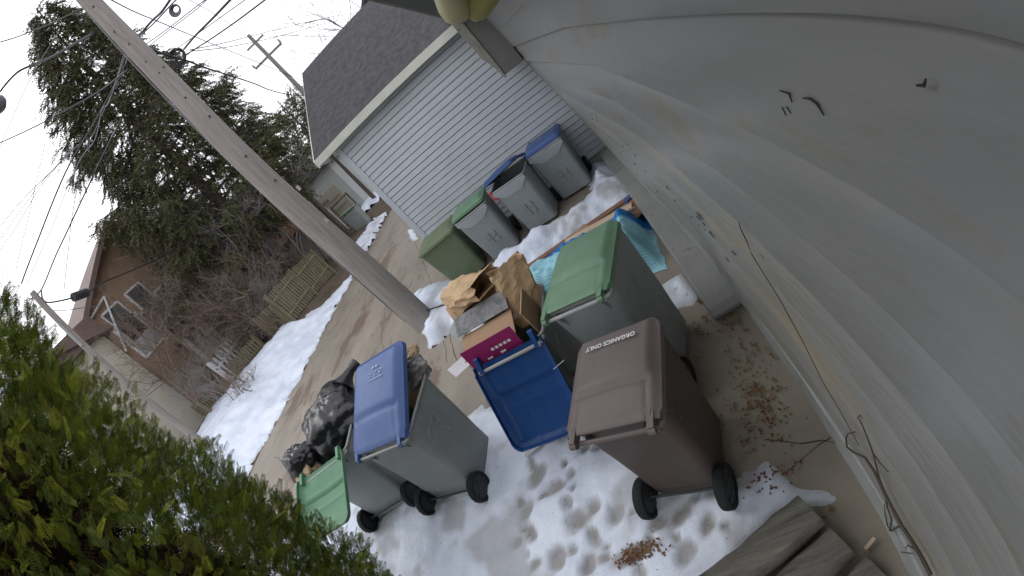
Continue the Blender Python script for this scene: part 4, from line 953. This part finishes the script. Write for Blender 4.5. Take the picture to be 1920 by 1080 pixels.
def arborvitae(name, c, r, h, n, lab, z0=.15, mts=None, shape=None, size=(.045, .10)):
    root = empty(name, c, label=lab, cat='hedge')
    th = np.where(rng.random(n) < .75, rng.uniform(-1.7, 1.9, n), rng.uniform(0, 2 * PI, n)); zz = z0 + (h - z0) * rng.uniform(0, 1, n) ** .9
    lob = np.array([1 + .20 * fbm(math.cos(t) * 1.6, math.sin(t) * 1.6, z * .9) + .10 * fbm(math.cos(t) * 5, math.sin(t) * 5, z * 3) for t, z in zip(th, zz)])
    prof = np.clip(np.minimum(1, (zz - z0 + .25) / .7) * np.clip((h + .1 - zz) / 1.4, 0, 1) ** .6, .12, 1)
    dep = rng.uniform(0, 1, n) ** 1.7 * .34
    prof *= 1 - .16 * np.clip((1.9 - zz) / 1.5, 0, 1)
    rad_ = r * prof * lob - dep
    P = np.stack([rad_ * np.cos(th), rad_ * np.sin(th), zz], 1)
    d = np.stack([np.cos(th), np.sin(th), rng.uniform(.3, 1.1, n)], 1) + rng.normal(size=(n, 3)) * .45
    F = frame(d); sc_l = rng.uniform(size[0], size[1], n)
    A = np.einsum('nij,kqj->nkqi', F, SP) * sc_l[:, None, None, None] + P[:, None, None, :]
    sel = rng.random(n) < .5; sel2 = ~sel
    for s_, nm, mt in ((sel, 'foliage', mts[0]), (sel2, 'foliage', mts[1])):
        lv = Leaves(); lv.add(A[s_].reshape(-1, 4, 3)); lv.build(nm, mt, root)
    mb = MB(); mb.tube([(0, 0, 0), (.02, 0, h * .5), (0, .02, h * .95)], [.09, .06, .02], 8)
    for i in range(70):
        t = R3.uniform(0, 2 * PI); z_ = R3.uniform(.3, h * .95); l_ = r * .82 * min(1, (h - z_) / 1.2 + .2)
        mb.tube([(0, 0, z_), (l_ * .5 * math.cos(t), l_ * .5 * math.sin(t), z_ + .2), (l_ * math.cos(t), l_ * math.sin(t), z_ + .5)], [.018, .011, .004], 5)
    mb.build('branches', MT['bark'], root, smooth=60)
    # dark dead inner foliage
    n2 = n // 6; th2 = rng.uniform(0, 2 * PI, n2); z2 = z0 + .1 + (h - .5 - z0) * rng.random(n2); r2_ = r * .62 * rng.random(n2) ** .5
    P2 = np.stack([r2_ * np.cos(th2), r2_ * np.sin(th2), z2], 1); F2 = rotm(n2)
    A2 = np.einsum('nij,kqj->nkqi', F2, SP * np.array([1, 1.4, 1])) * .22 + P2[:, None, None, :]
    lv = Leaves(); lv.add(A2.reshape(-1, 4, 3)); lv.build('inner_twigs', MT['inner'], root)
    return root
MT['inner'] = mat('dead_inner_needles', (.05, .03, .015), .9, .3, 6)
MA = [leafmat('arborvitae_green', (.10, .135, .014), (.27, .29, .030), (.36, .35, .06), 3.2), leafmat('arborvitae_dark', (.04, .075, .016), (.145, .185, .030), (.18, .13, .04), 4)]
arborvitae('arborvitae', (-3.12, .05, 0), 1.20, 5.2, 36000, 'tall dense green arborvitae filling the lower left close to the camera', mts=MA)

# spruce with drooping boughs
MS = [leafmat('spruce_dark', (.045, .045, .026), (.10, .095, .052), (.14, .105, .065), 1.2), leafmat('spruce_green', (.048, .060, .026), (.10, .112, .045), (.11, .08, .05), 1.5)]
def needles(k=30):
    Q = []
    for i in range(k):
        s = i / k; a = i * 2.4; el = .75; L_ = .19 * (1 - .45 * s) * rng.uniform(.7, 1.3)
        dirv = np.array([math.cos(el), math.sin(el) * math.cos(a), math.sin(el) * math.sin(a)]); b = np.array([s * .92, 0, .03 * math.sin(5 * s)]); side = np.cross(dirv, rng.normal(size=3)); side = side / np.linalg.norm(side) * .034
        e = b + dirv * L_; Q.append([b - side * .5, b + dirv * L_ * .5 + side, e, b + dirv * L_ * .5 - side])
    return np.array(Q)
NB = needles()
def spruce(c, h, rb, nb, lab, lean=(0, 0), dens=1., top=.25, size=.42, mts=MS, bare=0., base=.05):
    root = empty('spruce_tree', c, label=lab, cat='spruce')
    tr = MB(); tr.tube([(lean[0] * t, lean[1] * t, h * t) for t in (0, .3, .6, 1)], [.32 * h / 18, .25 * h / 18, .15 * h / 18, .02], 10); tr.build('trunk', MT['bark'], root, smooth=60)
    br = MB(); PP = []; DD = []; SS = []
    for i in range(nb):
        t = (i + R3.random()) / nb; z_ = h * (base + (.99 - base) * t); t2 = z_ / h
        ln = rb * (1 - t2) ** .72 * R3.uniform(.7, 1.12) + .25
        if t < .08: ln *= .8
        a = i * 2.399 + R3.uniform(-.3, .3); ca, sa = math.cos(a), math.sin(a)
        o = Vector((lean[0] * t2, lean[1] * t2, z_)); pts = []
        for s in range(9):
            u = s / 8; pts.append(o + Vector((ca * ln * u, sa * ln * u, ln * (.10 * u - .55 * u * u + .42 * u ** 3.2) + .15 * ln * t2 * u)))
        br.tube(pts, [.055 * (1 - .85 * s / 8) * (ln / rb + .2) for s in range(9)], 5)
        m_ = int(ln * 15 * dens)
        for _ in range(m_):
            u = R3.uniform(.22 + bare * .3, 1) ** .8; k = min(7, int(u * 8)); p = pts[k].lerp(pts[k + 1], u * 8 - k)
            wdt = .55 * ln * (1 - u) + .12; s_ = R3.uniform(-1, 1) * wdt * .8
            q = p + Vector((-sa * s_, ca * s_, -abs(s_) * .25 - R3.random() ** 2 * .55)) + Vector((ca, sa, 0)) * abs(s_) * .5
            PP.append(q); dd = Vector((ca, sa, 0)) * R3.uniform(.4, 1) + Vector((-sa, ca, 0)) * (1 if s_ > 0 else -1) * R3.uniform(0, .8) + Vector((0, 0, R3.uniform(-1.15, -.05)))
            DD.append(dd); SS.append(size * 1.75 * R3.uniform(.5, 1.2) * (h / 18) ** .3)
    br.build('branches', MT['bark'], root)
    P = np.array([tuple(p) for p in PP]); D_ = np.array([tuple(p) for p in DD]); S_ = np.array(SS); F = frame(D_)
    A = np.einsum('nij,kqj->nkqi', F, NB) * S_[:, None, None, None] + P[:, None, None, :]
    sel = rng.random(len(P)) < .55
    for s_, mt in ((sel, mts[0]), (~sel, mts[1])):
        lv = Leaves(); lv.add(A[s_].reshape(-1, 4, 3)); lv.build('needles', mt, root)
    return root
spruce((-12.9, 14.9, .6), 18.2, 5.6, 230, 'largest dark spruce with drooping boughs filling the upper left', dens=1.5, base=.19, size=.38)
spruce((-13.4, 20.8, .5), 11.6, 3.4, 80, base=.40, lab='slender pointed spruce to the right of the largest spruce', dens=.9, size=.34)
spruce((-12.0, 23.6, .5), 8.4, 2.8, 70, base=.52, lab= 'smaller spruce with a thin leader beside the far pole', dens=.85)
spruce((-16.5, 36.0, .5), 12.0, 3.0, 80, base=.42, lab= 'far spruce with a narrow spire between the nearer spruces', dens=.8)
spruce((-10.9, 31.5, .3), 10.6, 2.0, 60, base=.45, lab= 'far spruce tip showing over the left corner of the charcoal roof', dens=.9)
# bare trees and shrubs
def bare(name, c, h, r0, lab, mt, depth=5, spread=.5, kids=3, seed=1, cat='tree', stems=1, grav=0, sides=5):
    rn = random.Random(seed); root = empty(name, c, label=lab, cat=cat); tr = MB(); tw = MB()
    def go(p, d, L_, r, k):
        pts = [p]; q = p.copy(); dd = d.copy()
        for i in range(3):
            dd = (dd + Vector((rn.gauss(0, .13), rn.gauss(0, .13), rn.gauss(0, .09) + grav))).normalized(); q = q + dd * L_ / 3; pts.append(q.copy())
        (tr if k >= depth - 1 else tw).tube(pts, [r, r * .87, r * .75, r * .62], sides if k >= depth - 1 else 3, False)
        if k == 0: return
        for j in range(kids + (1 if rn.random() < .4 else 0)):
            f = rn.choice((1, 2, 3, 3)); a = Vector((rn.gauss(0, 1), rn.gauss(0, 1), rn.gauss(0, .6) + .35)).normalized()
            nd = (dd * (1 - spread) + a * spread).normalized(); go(pts[f], nd, L_ * rn.uniform(.6, .85), r * .55, k - 1)
    for s in range(stems):
        a = Vector((rn.gauss(0, .3), rn.gauss(0, .3), 1)).normalized() if stems > 1 else Vector((0, 0, 1))
        go(Vector((rn.gauss(0, .25) if stems > 1 else 0, rn.gauss(0, .25) if stems > 1 else 0, 0)), a, h * .34, r0, depth)
    tr.build('trunk', MT[mt], root, smooth=60); tw.build('twigs', MT[mt], root)
    return root
bare('bare_tree', (-13.3, 11.3, .7), 4.8, .07, 'leafless multi-stemmed shrub tree at the yard edge above the snow bank', 'twig', 5, .5, 3, 4, stems=4)
bare('bare_tree', (-15.2, 9.9, .7), 5.2, .08, 'leafless twiggy tree left of the snow bank beside the hedge', 'twig', 5, .5, 3, 8, stems=3)
bare('bare_tree', (-15.4, 11.6, .7), 7.0, .10, 'taller leafless tree whose twigs show against the sky over the tan house', 'twig', 6, .48, 3, 15)
bare('bare_tree', (-13.0, 17.0, .6), 5.0, .08, 'leafless brown tree behind the tall picket fence', 'twig', 5, .5, 3, 23, stems=2)
bare('bare_tree', (-13.9, 12.9, .6), 6.0, .08, 'pale-twigged leafless tree in front of the white cottage', 'twigpale', 6, .5, 3, 71, stems=2)
bare('bare_tree', (-14.9, 8.2, .7), 6.4, .08, 'leafless tree with thin arching twigs just beyond the leaning pole', 'twig', 6, .48, 3, 77)
bare('bare_tree', (-11.6, 35.0, .3), 10.5, .14, 'pale leafless tree between the spruces and the charcoal roof', 'twigpale', 6, .45, 3, 31)
bare('bare_tree', (-13.4, 38, .3), 12.5, .2, 'distant pale leafless tree left of the far pole', 'twigpale', 6, .45, 3, 37)
bare('bare_tree', (-7.2, 30, 0), 14.5, .2, 'leafless tree crown touching the top edge above the charcoal roof', 'twigpale', 6, .45, 3, 44)
bare('bare_shrub', (-12.8, 12.4, .6), 3.2, .03, 'pale brown thicket behind the short return of picket fence', 'twigpale', 5, .6, 3, 83, 'shrub', stems=8)
bare('bare_shrub', (-15.0, 9.4, .7), 3.0, .03, 'pale thicket left of the snow bank above the hedge edge', 'twigpale', 5, .6, 3, 87, 'shrub', stems=8)
bare('bare_tree', (-13.4, 16.2, .6), 7.5, .09, 'pale leafless tree standing among the lowest spruce boughs', 'twigpale', 6, .5, 3, 91, stems=2)
sh = bare('bare_shrub', (-11.6, 7.6, .5), 1.6, .02, 'low bramble of thin twigs growing out of the snow bank', 'twig', 4, .6, 3, 52, 'shrub', stems=7)
bare('bare_shrub', (-11.9, 10.6, .6), 1.5, .02, 'arching thin-twigged shrub at the foot of the picket fence', 'twig', 4, .6, 3, 57, 'shrub', stems=7)
bare('bare_shrub', (-14.2, 11.2, .6), 2.6, .03, 'thicket of brown twigs in front of the low slatted fence', 'twig', 5, .6, 3, 61, 'shrub', stems=8)
bare('bare_shrub', (-12.9, 14.4, .6), 2.8, .03, 'thicket of brown twigs behind the tall picket fence', 'twig', 5, .6, 3, 66, 'shrub', stems=7)
# distant tree line
tl = MB()
rn = random.Random(5)
for i in range(260):
    a = rn.uniform(-35, 100); D = rn.uniform(70, 95); x = -D * math.sin(rad(a)); y = D * math.cos(rad(a)); h = rn.uniform(4, 8)
    for k in range(7):
        dx = rn.gauss(0, 1.2); tl.tube([(x, y, 0), (x + dx * .4, y, h * .5), (x + dx, y + rn.gauss(0, 1), h * rn.uniform(.7, 1.1))], [.15, .08, .02], 3, False)
tl.build('tree_line', MT['twig'], label='far hazy line of bare trees on the horizon', kind='stuff')

# ------------------------------------------------------------------ leaf litter
MT['leaf'] = mat('dead_leaf', (.10, .055, .03), .8, .5, 30, col2=(.22, .13, .055)); lf = MB(); rn = random.Random(12)
MT['leafred'] = mat('red_brown_leaf', (.10, .03, .015), .8, .4, 30, col2=(.15, .07, .04))
def litter(cx, cy, n, sx, sy, z=.012, s=.02, m=0):
    c = atz(cx, cy)
    for _ in range(n):
        x = c.x + rn.gauss(0, sx); y = c.y + rn.gauss(0, sy)
        if x > .31: continue
        a = rn.uniform(0, 2 * PI); k = s * rn.uniform(.5, 1.3); t = rn.uniform(-.6, .6); zz = z + rn.random() * .02
        u = Vector((math.cos(a), math.sin(a), math.sin(t) * .6)) * k; v = Vector((-math.sin(a), math.cos(a), rn.uniform(-.4, .4))) * k * .6; p = Vector((x, y, zz + k * .5))
        lf.m = m; lf.add([p - u, p - u * .2 + v, p + u, p - u * .2 - v], [(0, 1, 2, 3)])
litter(1425, 745, 110, .06, .17, m=0, s=.014); litter(1400, 800, 70, .08, .15, m=0, s=.014); litter(1440, 770, 60, .06, .15, m=1, s=.014); litter(1400, 700, 40, .12, .3, m=0, s=.013); litter(1365, 605, 60, .07, .06, m=0, s=.014); litter(1410, 660, 25, .06, .2)
litter(1210, 1035, 150, .07, .035, .03, .014, 0); litter(1185, 1050, 60, .05, .02, .03, .012, 1); litter(1440, 915, 26, .06, .04, .04, .014, 1); litter(1470, 885, 16, .06, .04, .04, .014, 1); litter(1320, 620, 20, .05, .05)
litter(1500, 1000, 30, .1, .05); litter(1320, 570, 14, .02, .03, m=1); litter(940, 470, 40, .3, .08, .28, .02); litter(1300, 905, 25, .06, .03, .05, .014)
lf.build('leaf_litter', [MT['leaf'], MT['leafred']], label='dead brown leaves scattered over the slab and snow', kind='stuff')
